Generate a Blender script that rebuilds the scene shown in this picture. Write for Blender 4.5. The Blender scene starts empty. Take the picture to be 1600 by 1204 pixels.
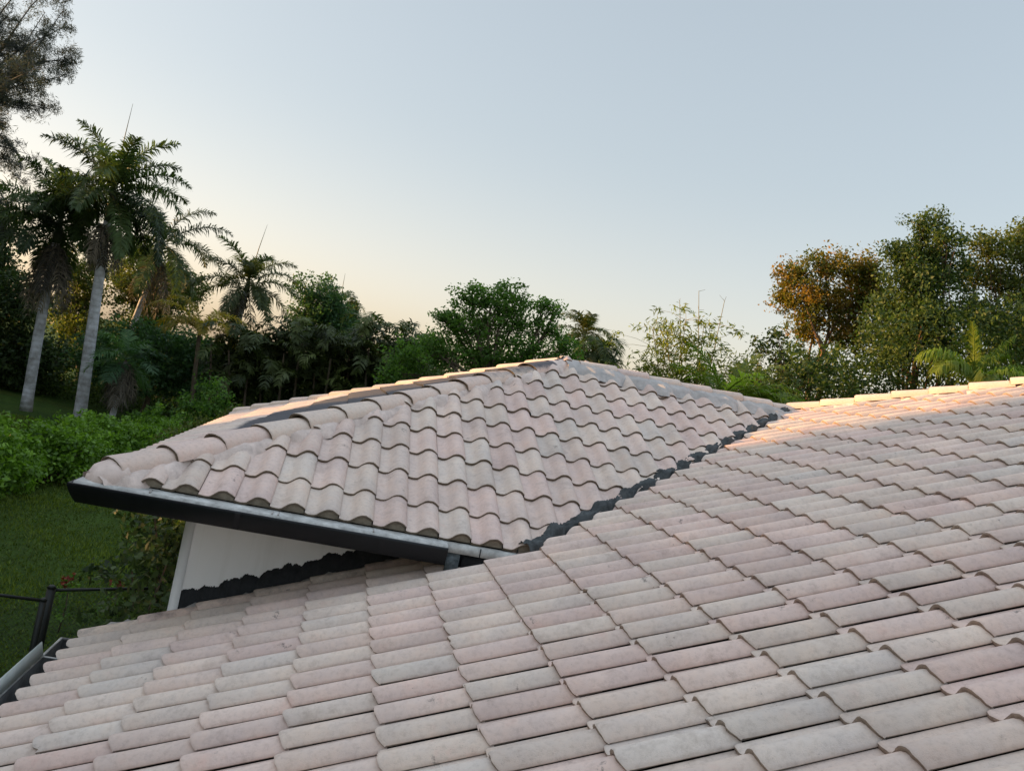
import bpy, bmesh, math, random
import numpy as np
from mathutils import Vector, Matrix

random.seed(7)
rng = np.random.default_rng(11)
R = math.radians
sc = bpy.context.scene
COL = sc.collection

# ------------------------------------------------------------------ camera
# the eye is the origin; X runs up the main roof, Y runs away, the garden lies at Z = GROUND
F_PX = 1368.36
YAW, PITCH, ROLL = 0.1821, 0.0157, 0.2059
GROUND = -4.6
fw = Vector((math.sin(YAW)*math.cos(PITCH), math.cos(YAW)*math.cos(PITCH), math.sin(PITCH)))
rt = Vector((math.cos(YAW), -math.sin(YAW), 0.0))
up = rt.cross(fw)
CR = math.cos(ROLL)*rt + math.sin(ROLL)*up
CU = -math.sin(ROLL)*rt + math.cos(ROLL)*up
cam_d = bpy.data.cameras.new('camera')
cam_d.sensor_fit = 'HORIZONTAL'
cam_d.sensor_width = 36.0
cam_d.lens = F_PX/1600*36
cam_d.clip_start = 0.05
cam_d.clip_end = 3000
cam = bpy.data.objects.new('camera', cam_d)
COL.objects.link(cam)
m = Matrix((( CR.x, CU.x, -fw.x, 0), (CR.y, CU.y, -fw.y, 0), (CR.z, CU.z, -fw.z, 0), (0, 0, 0, 1)))
cam.matrix_world = m
sc.camera = cam

def at(px, py, D):
    """the point seen at a pixel of the 1600 x 1204 photograph, D metres along the view axis"""
    return (fw + CR*((px-800)/F_PX) - CU*((py-602)/F_PX))*D

def ground_under(px, py, D):
    p = at(px, py, D)
    return Vector((p.x, p.y, GROUND))

# ------------------------------------------------------------------ light
SUN_AZ = R(-72)      # measured from +Y towards +X
SUN_EL = R(6.8)
world = bpy.data.worlds.new('World')
sc.world = world
world.use_nodes = True
wn = world.node_tree.nodes; wl = world.node_tree.links
wn.clear()
sky = wn.new('ShaderNodeTexSky')
sky.sky_type = 'NISHITA'
sky.sun_disc = False
sky.sun_elevation = SUN_EL
sky.sun_rotation = SUN_AZ
sky.altitude = 0
sky.air_density = 1.0
sky.dust_density = 3.0
sky.ozone_density = 1.5
bg = wn.new('ShaderNodeBackground')
bg.inputs['Strength'].default_value = 0.15
wo = wn.new('ShaderNodeOutputWorld')
gm = wn.new('ShaderNodeGamma'); gm.inputs[1].default_value = 0.44
hs = wn.new('ShaderNodeHueSaturation'); hs.inputs['Saturation'].default_value = 0.86
wl.new(sky.outputs[0], gm.inputs[0]); wl.new(gm.outputs[0], hs.inputs['Color'])
# extra brightness added to the sky overhead, out of view, to lift the roofs
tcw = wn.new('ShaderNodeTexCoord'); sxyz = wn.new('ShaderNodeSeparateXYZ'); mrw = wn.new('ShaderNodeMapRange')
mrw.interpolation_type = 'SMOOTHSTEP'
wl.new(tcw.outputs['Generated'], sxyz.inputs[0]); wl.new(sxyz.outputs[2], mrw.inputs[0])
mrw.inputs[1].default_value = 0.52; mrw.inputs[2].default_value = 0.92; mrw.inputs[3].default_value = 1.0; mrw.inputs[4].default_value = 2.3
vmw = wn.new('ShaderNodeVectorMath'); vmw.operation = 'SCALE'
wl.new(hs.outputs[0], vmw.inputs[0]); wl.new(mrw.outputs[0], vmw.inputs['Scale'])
# warm dusty band along the horizon
mrh = wn.new('ShaderNodeMapRange'); mrh.interpolation_type = 'SMOOTHSTEP'
wl.new(sxyz.outputs[2], mrh.inputs[0])
mrh.inputs[1].default_value = 0.0; mrh.inputs[2].default_value = 0.30; mrh.inputs[3].default_value = 1.0; mrh.inputs[4].default_value = 0.0
mxh = wn.new('ShaderNodeMix'); mxh.data_type = 'RGBA'; mxh.blend_type = 'MULTIPLY'
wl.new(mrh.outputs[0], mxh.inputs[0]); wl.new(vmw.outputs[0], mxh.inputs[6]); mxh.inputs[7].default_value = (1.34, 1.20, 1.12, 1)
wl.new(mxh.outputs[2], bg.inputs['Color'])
wl.new(bg.outputs[0], wo.inputs['Surface'])

sun_d = bpy.data.lights.new('sun', 'SUN')
sun_d.energy = 2.8
sun_d.angle = R(0.6)
sun_d.color = (1.0, 0.56, 0.22)
sun = bpy.data.objects.new('sun', sun_d)
COL.objects.link(sun)
sd = Vector((math.sin(SUN_AZ)*math.cos(SUN_EL), math.cos(SUN_AZ)*math.cos(SUN_EL), math.sin(SUN_EL)))
sun.rotation_euler = sd.to_track_quat('Z', 'Y').to_euler()

sc.view_settings.view_transform = 'Standard'
sc.view_settings.look = 'None'
sc.view_settings.exposure = 1.9
sc.view_settings.gamma = 1.0

# ------------------------------------------------------------------ materials
def new_mat(name):
    mt = bpy.data.materials.new(name)
    mt.use_nodes = True
    nt = mt.node_tree
    nt.nodes.clear()
    out = nt.nodes.new('ShaderNodeOutputMaterial')
    b = nt.nodes.new('ShaderNodeBsdfPrincipled')
    nt.links.new(b.outputs[0], out.inputs[0])
    return mt, nt, b, out

def noise(nt, scale, detail=4, rough=0.55, coord='Object', vec=None):
    n = nt.nodes.new('ShaderNodeTexNoise')
    n.inputs['Scale'].default_value = scale
    n.inputs['Detail'].default_value = detail
    n.inputs['Roughness'].default_value = rough
    if vec is None:
        tc = nt.nodes.new('ShaderNodeTexCoord')
        vec = tc.outputs[coord]
    nt.links.new(vec, n.inputs['Vector'])
    return n

def ramp(nt, fac, stops):
    r = nt.nodes.new('ShaderNodeValToRGB')
    el = r.color_ramp.elements
    while len(el) < len(stops): el.new(0.5)
    for e, (p, c) in zip(el, stops):
        e.position = p
        e.color = (c[0], c[1], c[2], 1) if not isinstance(c, float) else (c, c, c, 1)
    nt.links.new(fac, r.inputs[0])
    return r

def mixc(nt, fac, a, b, mode='MIX'):
    mx = nt.nodes.new('ShaderNodeMix')
    mx.data_type = 'RGBA'; mx.blend_type = mode
    for s, v in ((0, fac), (6, a), (7, b)):
        if hasattr(v, 'is_output'): nt.links.new(v, mx.inputs[s])
        elif isinstance(v, (int, float)): mx.inputs[s].default_value = v
        else: mx.inputs[s].default_value = (v[0], v[1], v[2], 1)
    return mx.outputs[2]

def bump(nt, b, height, strength, dist=0.01):
    bp = nt.nodes.new('ShaderNodeBump')
    bp.inputs['Strength'].default_value = strength
    bp.inputs['Distance'].default_value = dist
    nt.links.new(height, bp.inputs['Height'])
    nt.links.new(bp.outputs[0], b.inputs['Normal'])

def tile_material():
    """weathered concrete roof tile; attribute 'tile': R hue, G value, B raw edge, with some shade put in on the wing, A tar or mortar smear"""
    mt, nt, b, _ = new_mat('roof_tile')
    at_ = nt.nodes.new('ShaderNodeAttribute'); at_.attribute_name = 'tile'
    sep = nt.nodes.new('ShaderNodeSeparateColor')
    nt.links.new(at_.outputs['Color'], sep.inputs[0])
    hue = ramp(nt, sep.outputs[0], [(0.0, (0.665, 0.515, 0.470)), (0.22, (0.675, 0.545, 0.490)), (0.5, (0.672, 0.562, 0.497)),
                                    (0.85, (0.66, 0.560, 0.50)), (1.0, (0.625, 0.555, 0.51))])
    val = ramp(nt, sep.outputs[1], [(0, 0.86), (1, 1.04)])
    c = mixc(nt, 1.0, hue.outputs[0], val.outputs[0], 'MULTIPLY')
    n1 = noise(nt, 3.0, 5, 0.6)
    n2 = noise(nt, 38, 6, 0.7)
    n3 = noise(nt, 220, 3, 0.6)
    c = mixc(nt, 1.0, c, ramp(nt, n1.outputs[0], [(0.3, (0.86, 0.86, 0.87)), (0.65, (1.04, 1.03, 1.0))]).outputs[0], 'MULTIPLY')
    c = mixc(nt, 1.0, c, ramp(nt, n2.outputs[0], [(0.3, (0.84, 0.83, 0.82)), (0.5, 1.0), (0.75, (1.05, 1.05, 1.04))]).outputs[0], 'MULTIPLY')
    # sparse dark lichen specks and soot patches
    sp = ramp(nt, n3.outputs[0], [(0.28, 0.55), (0.36, 1.0)])
    gate = ramp(nt, noise(nt, 6.5, 3, 0.6).outputs[0], [(0.52, 0.0), (0.62, 1.0)])
    spk = mixc(nt, gate.outputs[0], (1, 1, 1), sp.outputs[0])
    c = mixc(nt, 1.0, c, spk, 'MULTIPLY')
    blot = ramp(nt, noise(nt, 5.5, 7, 0.72).outputs[0], [(0.33, (0.84, 0.82, 0.80)), (0.45, 1.0), (0.60, (1.03, 1.0, 0.97)), (0.70, (1.04, 0.95, 0.92))])
    c = mixc(nt, 1.0, c, blot.outputs[0], 'MULTIPLY')
    soot = ramp(nt, noise(nt, 9.0, 8, 0.75).outputs[0], [(0.63, 0.0), (0.70, 0.75)])
    c = mixc(nt, soot.outputs[0], c, (0.10, 0.09, 0.085))
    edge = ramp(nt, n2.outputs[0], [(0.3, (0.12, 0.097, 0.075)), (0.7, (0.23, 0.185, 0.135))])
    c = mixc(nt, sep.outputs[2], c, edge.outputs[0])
    # tar wash: alpha with a ragged border
    ad = nt.nodes.new('ShaderNodeMath'); ad.operation = 'ADD'
    nz = nt.nodes.new('ShaderNodeMath'); nz.operation = 'MULTIPLY_ADD'
    nt.links.new(noise(nt, 7, 6, 0.65).outputs[0], nz.inputs[0]); nz.inputs[1].default_value = 0.9; nz.inputs[2].default_value = -0.45
    nt.links.new(at_.outputs['Alpha'], ad.inputs[0]); nt.links.new(nz.outputs[0], ad.inputs[1])
    tm = ramp(nt, ad.outputs[0], [(0.42, 0.0), (0.75, 0.93)])
    c = mixc(nt, tm.outputs[0], c, (0.060, 0.066, 0.080))
    nt.links.new(c, b.inputs['Base Color'])
    b.inputs['Roughness'].default_value = 0.88
    b.inputs['Specular IOR Level'].default_value = 0.25
    hs = nt.nodes.new('ShaderNodeMath'); hs.operation = 'ADD'
    nt.links.new(n2.outputs[0], hs.inputs[0]); nt.links.new(n3.outputs[0], hs.inputs[1])
    bump(nt, b, hs.outputs[0], 0.35, 0.004)
    return mt

def plain(name, color, rough=0.7, var=0.15, scale=8.0, metallic=0.0, bmp=0.15, bscale=60, spec=0.3):
    mt, nt, b, _ = new_mat(name)
    n = noise(nt, scale, 6, 0.65)
    lo = tuple(v*(1-var) for v in color); hi = tuple(min(1, v*(1+var)) for v in color)
    nt.links.new(ramp(nt, n.outputs[0], [(0.3, lo), (0.7, hi)]).outputs[0], b.inputs['Base Color'])
    b.inputs['Roughness'].default_value = rough
    b.inputs['Metallic'].default_value = metallic
    b.inputs['Specular IOR Level'].default_value = spec
    if bmp: bump(nt, b, noise(nt, bscale, 4, 0.6).outputs[0], bmp, 0.004)
    return mt

def white_wall_material():
    mt, nt, b, _ = new_mat('white_stucco')
    c = ramp(nt, noise(nt, 2.0, 4, 0.6).outputs[0], [(0.3, (0.84, 0.845, 0.85)), (0.7, (0.89, 0.89, 0.89))]).outputs[0]
    # vertical dirt runs
    mp = nt.nodes.new('ShaderNodeMapping'); tc = nt.nodes.new('ShaderNodeTexCoord')
    mp.inputs['Scale'].default_value = (9, 9, 0.7)
    nt.links.new(tc.outputs['Object'], mp.inputs[0])
    run = ramp(nt, noise(nt, 1.0, 5, 0.6, vec=mp.outputs[0]).outputs[0], [(0.5, 0.0), (0.8, 0.5)])
    c = mixc(nt, run.outputs[0], c, (0.62, 0.61, 0.58))
    nt.links.new(c, b.inputs['Base Color'])
    b.inputs['Roughness'].default_value = 0.8
    bump(nt, b, noise(nt, 90, 5, 0.7).outputs[0], 0.3, 0.004)
    return mt

def leaf_material(name, dark, light, tip=None, trans=0.35, rough=0.55):
    """attribute 'leaf': R per leaf, G per clump, B mix to the tip colour"""
    mt, nt, b, out = new_mat(name)
    a = nt.nodes.new('ShaderNodeAttribute'); a.attribute_name = 'leaf'
    s = nt.nodes.new('ShaderNodeSeparateColor'); nt.links.new(a.outputs['Color'], s.inputs[0])
    c1 = ramp(nt, s.outputs[0], [(0.0, dark), (1.0, light)]).outputs[0]
    c2 = mixc(nt, 1.0, c1, ramp(nt, s.outputs[1], [(0, (0.62, 0.66, 0.66)), (1, (1.25, 1.2, 1.05))]).outputs[0], 'MULTIPLY')
    if tip: c2 = mixc(nt, s.outputs[2], c2, tip)
    nt.links.new(c2, b.inputs['Base Color'])
    b.inputs['Roughness'].default_value = rough
    b.inputs['Specular IOR Level'].default_value = 0.3
    tr = nt.nodes.new('ShaderNodeBsdfTranslucent')
    tcol = mixc(nt, 1.0, c2, (1.25, 1.35, 0.6), 'MULTIPLY')
    nt.links.new(tcol, tr.inputs[0])
    mx = nt.nodes.new('ShaderNodeMixShader'); mx.inputs[0].default_value = trans
    nt.links.new(b.outputs[0], mx.inputs[1]); nt.links.new(tr.outputs[0], mx.inputs[2])
    nt.links.new(mx.outputs[0], out.inputs[0])
    return mt

M_TILE = tile_material()
M_DECK = plain('underlay_felt', (0.03, 0.028, 0.027), 0.95)
M_MORTAR = plain('cap_mortar', (0.60, 0.495, 0.445), 0.95, 0.22, 14, bmp=0.8, bscale=70)
def end_mortar():
    mt, nt, b, _ = new_mat('hip_end_mortar')
    c = ramp(nt, noise(nt, 9, 6, 0.65).outputs[0], [(0.3, (0.56, 0.45, 0.405)), (0.7, (0.68, 0.555, 0.50))]).outputs[0]
    c = mixc(nt, ramp(nt, noise(nt, 14, 6, 0.75).outputs[0], [(0.60, 0.0), (0.70, 0.75)]).outputs[0], c, (0.15, 0.125, 0.11))
    nt.links.new(c, b.inputs['Base Color']); b.inputs['Roughness'].default_value = 0.9
    bump(nt, b, noise(nt, 60, 4, 0.6).outputs[0], 0.6, 0.004)
    return mt
M_ENDM = end_mortar()
M_GREYM = plain('grey_smear_mortar', (0.40, 0.375, 0.36), 0.95, 0.25, 9, bmp=0.6, bscale=60)
M_DARKM = plain('slate_mortar', (0.060, 0.066, 0.068), 0.9, 0.45, 10, bmp=0.9, bscale=60)
M_TAR = plain('black_tar', (0.022, 0.024, 0.027), 0.75, 0.4, 12, bmp=0.9, bscale=50)
M_WALL = white_wall_material()
M_BLACK = plain('black_painted_metal', (0.008, 0.009, 0.011), 0.5, 0.3, 5, bmp=0.05)
M_WHITEM = plain('dirty_white_metal', (0.45, 0.45, 0.435), 0.6, 0.38, 14, bmp=0.1)
M_GUTTIN = plain('tar_splashed_trim', (0.13, 0.155, 0.17), 0.7, 0.6, 25)
M_PALE = plain('pale_green_grey_metal', (0.55, 0.60, 0.58), 0.5, 0.12, 6, bmp=0.05)
M_BIRD = plain('eave_mortar', (0.27, 0.235, 0.185), 0.95, 0.25, 25, bmp=0.8)
M_FENCE = plain('black_fence_paint', (0.012, 0.014, 0.012), 0.5, 0.2, 10, bmp=0)
M_BARK = plain('brown_bark', (0.11, 0.085, 0.06), 0.9, 0.4, 6, bmp=1.0, bscale=25)
M_PBARK = plain('rusty_pale_bark', (0.17, 0.105, 0.065), 0.9, 0.4, 5, bmp=1.0, bscale=25)
M_GBARK = plain('grey_bark', (0.10, 0.10, 0.105), 0.9, 0.3, 6, bmp=1.0, bscale=25)

def palm_trunk_material():
    mt, nt, b, _ = new_mat('pale_palm_trunk')
    tc = nt.nodes.new('ShaderNodeTexCoord')
    wv = nt.nodes.new('ShaderNodeTexWave'); wv.bands_direction = 'Z'
    wv.inputs['Scale'].default_value = 1.3; wv.inputs['Distortion'].default_value = 3.0; wv.inputs['Detail'].default_value = 3
    nt.links.new(tc.outputs['Object'], wv.inputs['Vector'])
    c = ramp(nt, wv.outputs[0], [(0.0, (0.44, 0.44, 0.46)), (0.25, (0.50, 0.50, 0.53)), (1, (0.53, 0.535, 0.57))]).outputs[0]
    c = mixc(nt, 1.0, c, ramp(nt, noise(nt, 2.2, 6, 0.7).outputs[0], [(0.34, (0.50, 0.48, 0.44)), (0.6, (1.05, 1.05, 1.05))]).outputs[0], 'MULTIPLY')
    nt.links.new(c, b.inputs['Base Color'])
    b.inputs['Roughness'].default_value = 0.85
    bump(nt, b, wv.outputs[0], 0.4, 0.02)
    return mt
M_PALMT = palm_trunk_material()
M_SHAFT = plain('green_crownshaft', (0.05, 0.065, 0.035), 0.5, 0.2, 4)

L_PALM = leaf_material('royal_palm_leaf', (0.030, 0.055, 0.024), (0.080, 0.125, 0.045), (0.30, 0.26, 0.05), 0.35)
L_DEAD = leaf_material('dead_palm_leaf', (0.07, 0.062, 0.055), (0.20, 0.175, 0.15), None, 0.15, 0.9)
L_YEL = leaf_material('yellow_green_frond', (0.12, 0.15, 0.022), (0.30, 0.28, 0.045), (0.50, 0.30, 0.035), 0.5)
L_LIME = leaf_material('lime_frond', (0.09, 0.16, 0.02), (0.19, 0.29, 0.045), (0.38, 0.36, 0.05), 0.5)
L_DARK = leaf_material('dark_leaf', (0.026, 0.048, 0.020), (0.080, 0.125, 0.042), None, 0.35)
L_MID = leaf_material('mid_green_leaf', (0.055, 0.13, 0.026), (0.14, 0.26, 0.055), None, 0.5)
L_BLUEG = leaf_material('deep_green_leaf', (0.036, 0.090, 0.042), (0.085, 0.17, 0.065), None, 0.42)
L_OLIVE = leaf_material('olive_leaf', (0.055, 0.078, 0.018), (0.16, 0.19, 0.040), None, 0.4)
L_DEEP = leaf_material('shaded_olive_leaf', (0.036, 0.064, 0.018), (0.10, 0.155, 0.038), None, 0.35)
L_SUNLIT = leaf_material('sunlit_olive_leaf', (0.050, 0.080, 0.018), (0.14, 0.17, 0.034), (0.33, 0.18, 0.028), 0.45)  # tip colour paints the low orange sun onto some clumps
L_HEDGE = leaf_material('hedge_leaf', (0.07, 0.15, 0.018), (0.20, 0.36, 0.045), None, 0.4, 0.4)
L_BAMB = leaf_material('bamboo_leaf', (0.10, 0.15, 0.025), (0.24, 0.28, 0.05), None, 0.5)
L_FINE = leaf_material('needle_spray', (0.045, 0.054, 0.053), (0.095, 0.108, 0.105), None, 0.25, 0.8)
L_FLOWER = leaf_material('red_flower', (0.12, 0.022, 0.014), (0.24, 0.05, 0.028), None, 0.3)
L_GRASS = leaf_material('grass_blade', (0.045, 0.072, 0.010), (0.13, 0.18, 0.026), None, 0.35, 0.7)

# ------------------------------------------------------------------ object helpers
def link(o, parent=None):
    COL.objects.link(o)
    if parent is not None: o.parent = parent
    return o

def np_mesh(name, verts, faces, mat, attr=None, aname='leaf', smooth=False):
    """mesh from arrays; faces is (n,k) or a list of such arrays"""
    me = bpy.data.meshes.new(name)
    fl = faces if isinstance(faces, list) else [faces]
    fl = [np.asarray(f, dtype=np.int32) for f in fl if len(f)]
    verts = np.asarray(verts, dtype=np.float32)
    me.vertices.add(len(verts)); me.vertices.foreach_set('co', verts.ravel())
    loops = np.concatenate([f.ravel() for f in fl])
    tot = np.concatenate([np.full(len(f), f.shape[1], dtype=np.int32) for f in fl])
    start = np.concatenate([[0], np.cumsum(tot)[:-1]]).astype(np.int32)
    me.loops.add(len(loops)); me.loops.foreach_set('vertex_index', loops)
    me.polygons.add(len(tot)); me.polygons.foreach_set('loop_start', start); me.polygons.foreach_set('loop_total', tot)
    if smooth: me.polygons.foreach_set('use_smooth', np.ones(len(tot), dtype=bool))
    if attr is not None:
        a = me.color_attributes.new(aname, 'FLOAT_COLOR', 'POINT')
        a.data.foreach_set('color', np.asarray(attr, dtype=np.float32).ravel())
    me.materials.append(mat)
    me.update(calc_edges=True)
    me.validate()
    return me

def obj(name, me, parent=None):
    return link(bpy.data.objects.new(name, me), parent)

def tag(o, label, cat, group=None, kind=None):
    o['label'] = label; o['category'] = cat
    if group: o['group'] = group
    if kind: o['kind'] = kind
    return o

def thing(name, loc, label, cat, group=None):
    o = bpy.data.objects.new(name, None)
    o.empty_display_size = 0.2
    o.location = loc
    COL.objects.link(o)
    return tag(o, label, cat, group)

def adopt(o, root):
    """parent o, whose mesh is in world coordinates, under root"""
    o.parent = root
    o.matrix_parent_inverse = Matrix.Translation(-Vector(root.location))
    return o

class MB:
    """collects boxes, tubes and strips into one mesh"""
    def __init__(s): s.v = []; s.f4 = []; s.f3 = []
    def quad(s, a, b, c, d):
        n = len(s.v); s.v += [tuple(a), tuple(b), tuple(c), tuple(d)]; s.f4.append((n, n+1, n+2, n+3))
    def box(s, p0, p1, ax=None):
        x0, y0, z0 = p0; x1, y1, z1 = p1
        n = len(s.v)
        s.v += [(x0,y0,z0),(x1,y0,z0),(x1,y1,z0),(x0,y1,z0),(x0,y0,z1),(x1,y0,z1),(x1,y1,z1),(x0,y1,z1)]
        s.f4 += [tuple(n+i for i in q) for q in ((0,3,2,1),(4,5,6,7),(0,1,5,4),(1,2,6,5),(2,3,7,6),(3,0,4,7))]
    def tube(s, pts, rad, k=8, cap=True):
        pts = [Vector(p) for p in pts]
        if not isinstance(rad, (list, tuple, np.ndarray)): rad = [rad]*len(pts)
        base = len(s.v)
        prev = None
        for i, p in enumerate(pts):
            t = (pts[min(i+1, len(pts)-1)] - pts[max(i-1, 0)]).normalized()
            if prev is None:
                a = t.orthogonal().normalized()
            else:
                a = prev - t*prev.dot(t)
                a = a.normalized() if a.length > 1e-6 else t.orthogonal().normalized()
            prev = a
            b = t.cross(a)
            for j in range(k):
                q = 2*math.pi*j/k
                s.v.append(tuple(p + (a*math.cos(q) + b*math.sin(q))*rad[i]))
        for i in range(len(pts)-1):
            for j in range(k):
                j2 = (j+1) % k
                s.f4.append((base+i*k+j, base+i*k+j2, base+(i+1)*k+j2, base+(i+1)*k+j))
        if cap:
            c = len(s.v); s.v += [tuple(pts[0]), tuple(pts[-1])]
            e = base+(len(pts)-1)*k
            for j in range(k):
                j2 = (j+1) % k
                s.f3.append((c, base+j2, base+j)); s.f3.append((c+1, e+j, e+j2))
    def grid(s, P):
        """P[i][j] -> quads"""
        n = len(s.v); a = len(P); b = len(P[0])
        for row in P:
            for q in row: s.v.append(tuple(q))
        for i in range(a-1):
            for j in range(b-1):
                s.f4.append((n+i*b+j, n+i*b+j+1, n+(i+1)*b+j+1, n+(i+1)*b+j))
    def build(s, name, mat, root=None, smooth=False):
        fl = []
        if s.f4: fl.append(np.array(s.f4))
        if s.f3: fl.append(np.array(s.f3))
        o = obj(name, np_mesh(name, np.array(s.v), fl, mat, smooth=smooth))
        if root is not None: adopt(o, root)
        return o

# ------------------------------------------------------------------ ground
def ground():
    mt, nt, b, _ = new_mat('lawn_grass')
    c = ramp(nt, noise(nt, 0.35, 5, 0.65).outputs[0], [(0.3, (0.028, 0.055, 0.010)), (0.7, (0.060, 0.105, 0.016))]).outputs[0]
    c = mixc(nt, 1.0, c, ramp(nt, noise(nt, 9, 6, 0.75).outputs[0], [(0.3, 0.45), (0.7, 1.4)]).outputs[0], 'MULTIPLY')
    nt.links.new(c, b.inputs['Base Color'])
    b.inputs['Roughness'].default_value = 0.9
    b.inputs['Specular IOR Level'].default_value = 0.1
    bump(nt, b, noise(nt, 30, 5, 0.7).outputs[0], 1.0, 0.06)
    n = 60
    xs = np.linspace(-1, 1, n)
    xs = np.sign(xs)*np.abs(xs)**2.5*900
    P = [[(x, y+15, GROUND) for x in xs] for y in xs]
    mb = MB(); mb.grid(P)
    o = mb.build('lawn', mt)
    o['kind'] = 'structure'; o['label'] = 'mown green lawn around the house'; o['category'] = 'lawn'
ground()

# ------------------------------------------------------------------ the house
S_ = 0.4202                       # rise over run of every roof face
CT = 1/math.sqrt(1+S_*S_); ST = S_*CT
TW, TLH = 0.2262, 0.3650          # tile cover width, exposure in plan
TL = TLH/CT
CM, DF, EE = -1.6235, -3.4844, -0.4192     # main z = S x + CM ; wing front z = S y + DF ; wing end z = S x + EE
PK = Vector((2.2777, 9.5732, 0.5378))      # peak of the wing
KM = PK.z + S_*PK.y                        # wing back and far face of the main roof: z = KM - S y
JX = (PK.z-CM)/S_                          # where the wing's ridge meets the main roof
EAVE_UP = 0.045                    # the first course of the wing sits this much higher up
M_EAVE, W_EAVE_Y, W_EAVE_X = -1.417, 5.893, -1.4026
Y_WALL = 6.50
V_OFF = (DF-CM)/S_                         # valley in plan: x - y = V_OFF
X_V = W_EAVE_Y + V_OFF
M_RIDGE_X = 10.2
Y_NEAR = -2.0

house = thing('house', (2.0, 9.0, GROUND), 'single storey white house under pale pink tiled hip roofs', 'house')

def tile_profile():
    """(x, height, nx, nz) across a tile: shallow pan on the left, then the barrel"""
    key = [(0, .005), (.08, .001), (.17, -.001), (.27, .001), (.335, .007), (.40, .021), (.46, .034), (.53, .0485), (.61, .0575), (.69, .061), (.77, .0595), (.845, .0525), (.91, .0405), (.965, .0262), (1.008, .0142)]
    pts = []
    for i, (t, z) in enumerate(key):
        a, b = key[max(0, i-1)], key[min(len(key)-1, i+1)]
        dx, dz = (b[0]-a[0])*TW, b[1]-a[1]
        l = math.hypot(dx, dz)
        pts.append((t*TW, z, -dz/l, dx/l))
    return pts
PROF = tile_profile()

def tiles(o, ew, eu, en, cells, tarf=None, seed=1, pink=0.24, edge=1.0):
    """tiles of one roof face. o + ew*x + eu*u + en*h. cells: (x offset, u offset). -> arrays"""
    r = np.random.default_rng(seed)
    o, ew, eu, en = (np.array(v, dtype=float) for v in (o, ew, eu, en))
    npf = len(PROF); px = np.array([p[0] for p in PROF]); pz = np.array([p[1] for p in PROF])
    nx = np.array([p[2] for p in PROF]); nz = np.array([p[3] for p in PROF])
    TH = 0.016
    V = []; A = []; F = []
    us = np.array([0.0, 0.010, 0.2, TL*0.65, TL+0.035])
    base = 0
    for (cx, cu) in cells:
        jx, ju, jh = r.normal(0, 0.0018), r.normal(0, 0.0035), abs(r.normal(0, 0.0018))
        rot = r.normal(0, 0.005)
        tilt = r.normal(0, 0.0025)
        hue = r.random(); val = np.clip(r.normal(0.55, 0.24), 0, 1)
        if r.random() < pink: hue *= 0.3
        rows = []
        chip = r.normal(0, 0.0016, npf)
        chip[-4:] += np.array([0.001, 0.006, 0.014, 0.024])*r.uniform(0.7, 1.2)   # the knocked-off lower corner of the barrel
        if r.random() < 0.10: chip[r.integers(4, npf)] += r.uniform(0.006, 0.016)
        for i, u in enumerate(us):
            h = -0.0225*u/TL + tilt*(u-TL/2) + jh
            dz = -0.004 if i == 0 else 0.0
            uu = u + (chip if i < 2 else 0)
            taper = 1.0
            x = px + jx + rot*(u-TL/2)
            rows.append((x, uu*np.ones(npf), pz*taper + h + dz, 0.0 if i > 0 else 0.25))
        # lip: top ring again (hard edge), bottom ring, bottom ring inside
        x0, u0, h0, _ = rows[0]
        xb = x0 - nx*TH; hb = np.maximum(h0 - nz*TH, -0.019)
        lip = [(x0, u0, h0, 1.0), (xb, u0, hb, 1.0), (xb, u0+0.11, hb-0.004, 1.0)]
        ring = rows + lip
        for (x, u, h, e) in ring:
            P = o + np.outer(cx+x, ew) + np.outer(cu+u, eu) + np.outer(h, en)
            V.append(P)
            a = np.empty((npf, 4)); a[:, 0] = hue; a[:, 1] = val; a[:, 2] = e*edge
            a[:, 3] = tarf(P) if tarf is not None else 0.0
            A.append(a)
        def strip(i, j):
            for k in range(npf-1):
                F.append((base+i*npf+k, base+i*npf+k+1, base+j*npf+k+1, base+j*npf+k))
        for i in range(len(us)-1): strip(i, i+1)
        L0 = len(us)
        strip(L0+1, L0); strip(L0+2, L0+1)
        # right flank of the barrel
        nf = 0
        fl = []
        for i in range(1, len(us)):
            x, u, h, _ = rows[i]
            q = o + ew*(cx+x[-1]-0.003) + eu*(cu+u[-1]) + en*(h[-1]-0.005)
            fl.append(q)
        nb_ = base+len(ring)*npf
        V.append(np.array(fl))
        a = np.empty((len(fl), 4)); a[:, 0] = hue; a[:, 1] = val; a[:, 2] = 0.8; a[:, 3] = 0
        A.append(a)
        for i in range(len(fl)-1):
            F.append((base+(i+1)*npf+npf-1, nb_+i, nb_+i+1, base+(i+2)*npf+npf-1))
        base = nb_+len(fl)
    return np.concatenate(V), np.concatenate(A), np.array(F)

def clip_face(name, data, planes, root):
    """planes: (point, normal); what lies on the normal's side goes"""
    V, A, F = data
    me = np_mesh(name, V, F, M_TILE, A, 'tile', smooth=True)
    bm = bmesh.new(); bm.from_mesh(me)
    for co, no in planes:
        bmesh.ops.bisect_plane(bm, geom=bm.verts[:]+bm.edges[:]+bm.faces[:], dist=1e-5, plane_co=co, plane_no=no, clear_outer=True)
    bm.to_mesh(me); bm.free()
    return me

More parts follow.
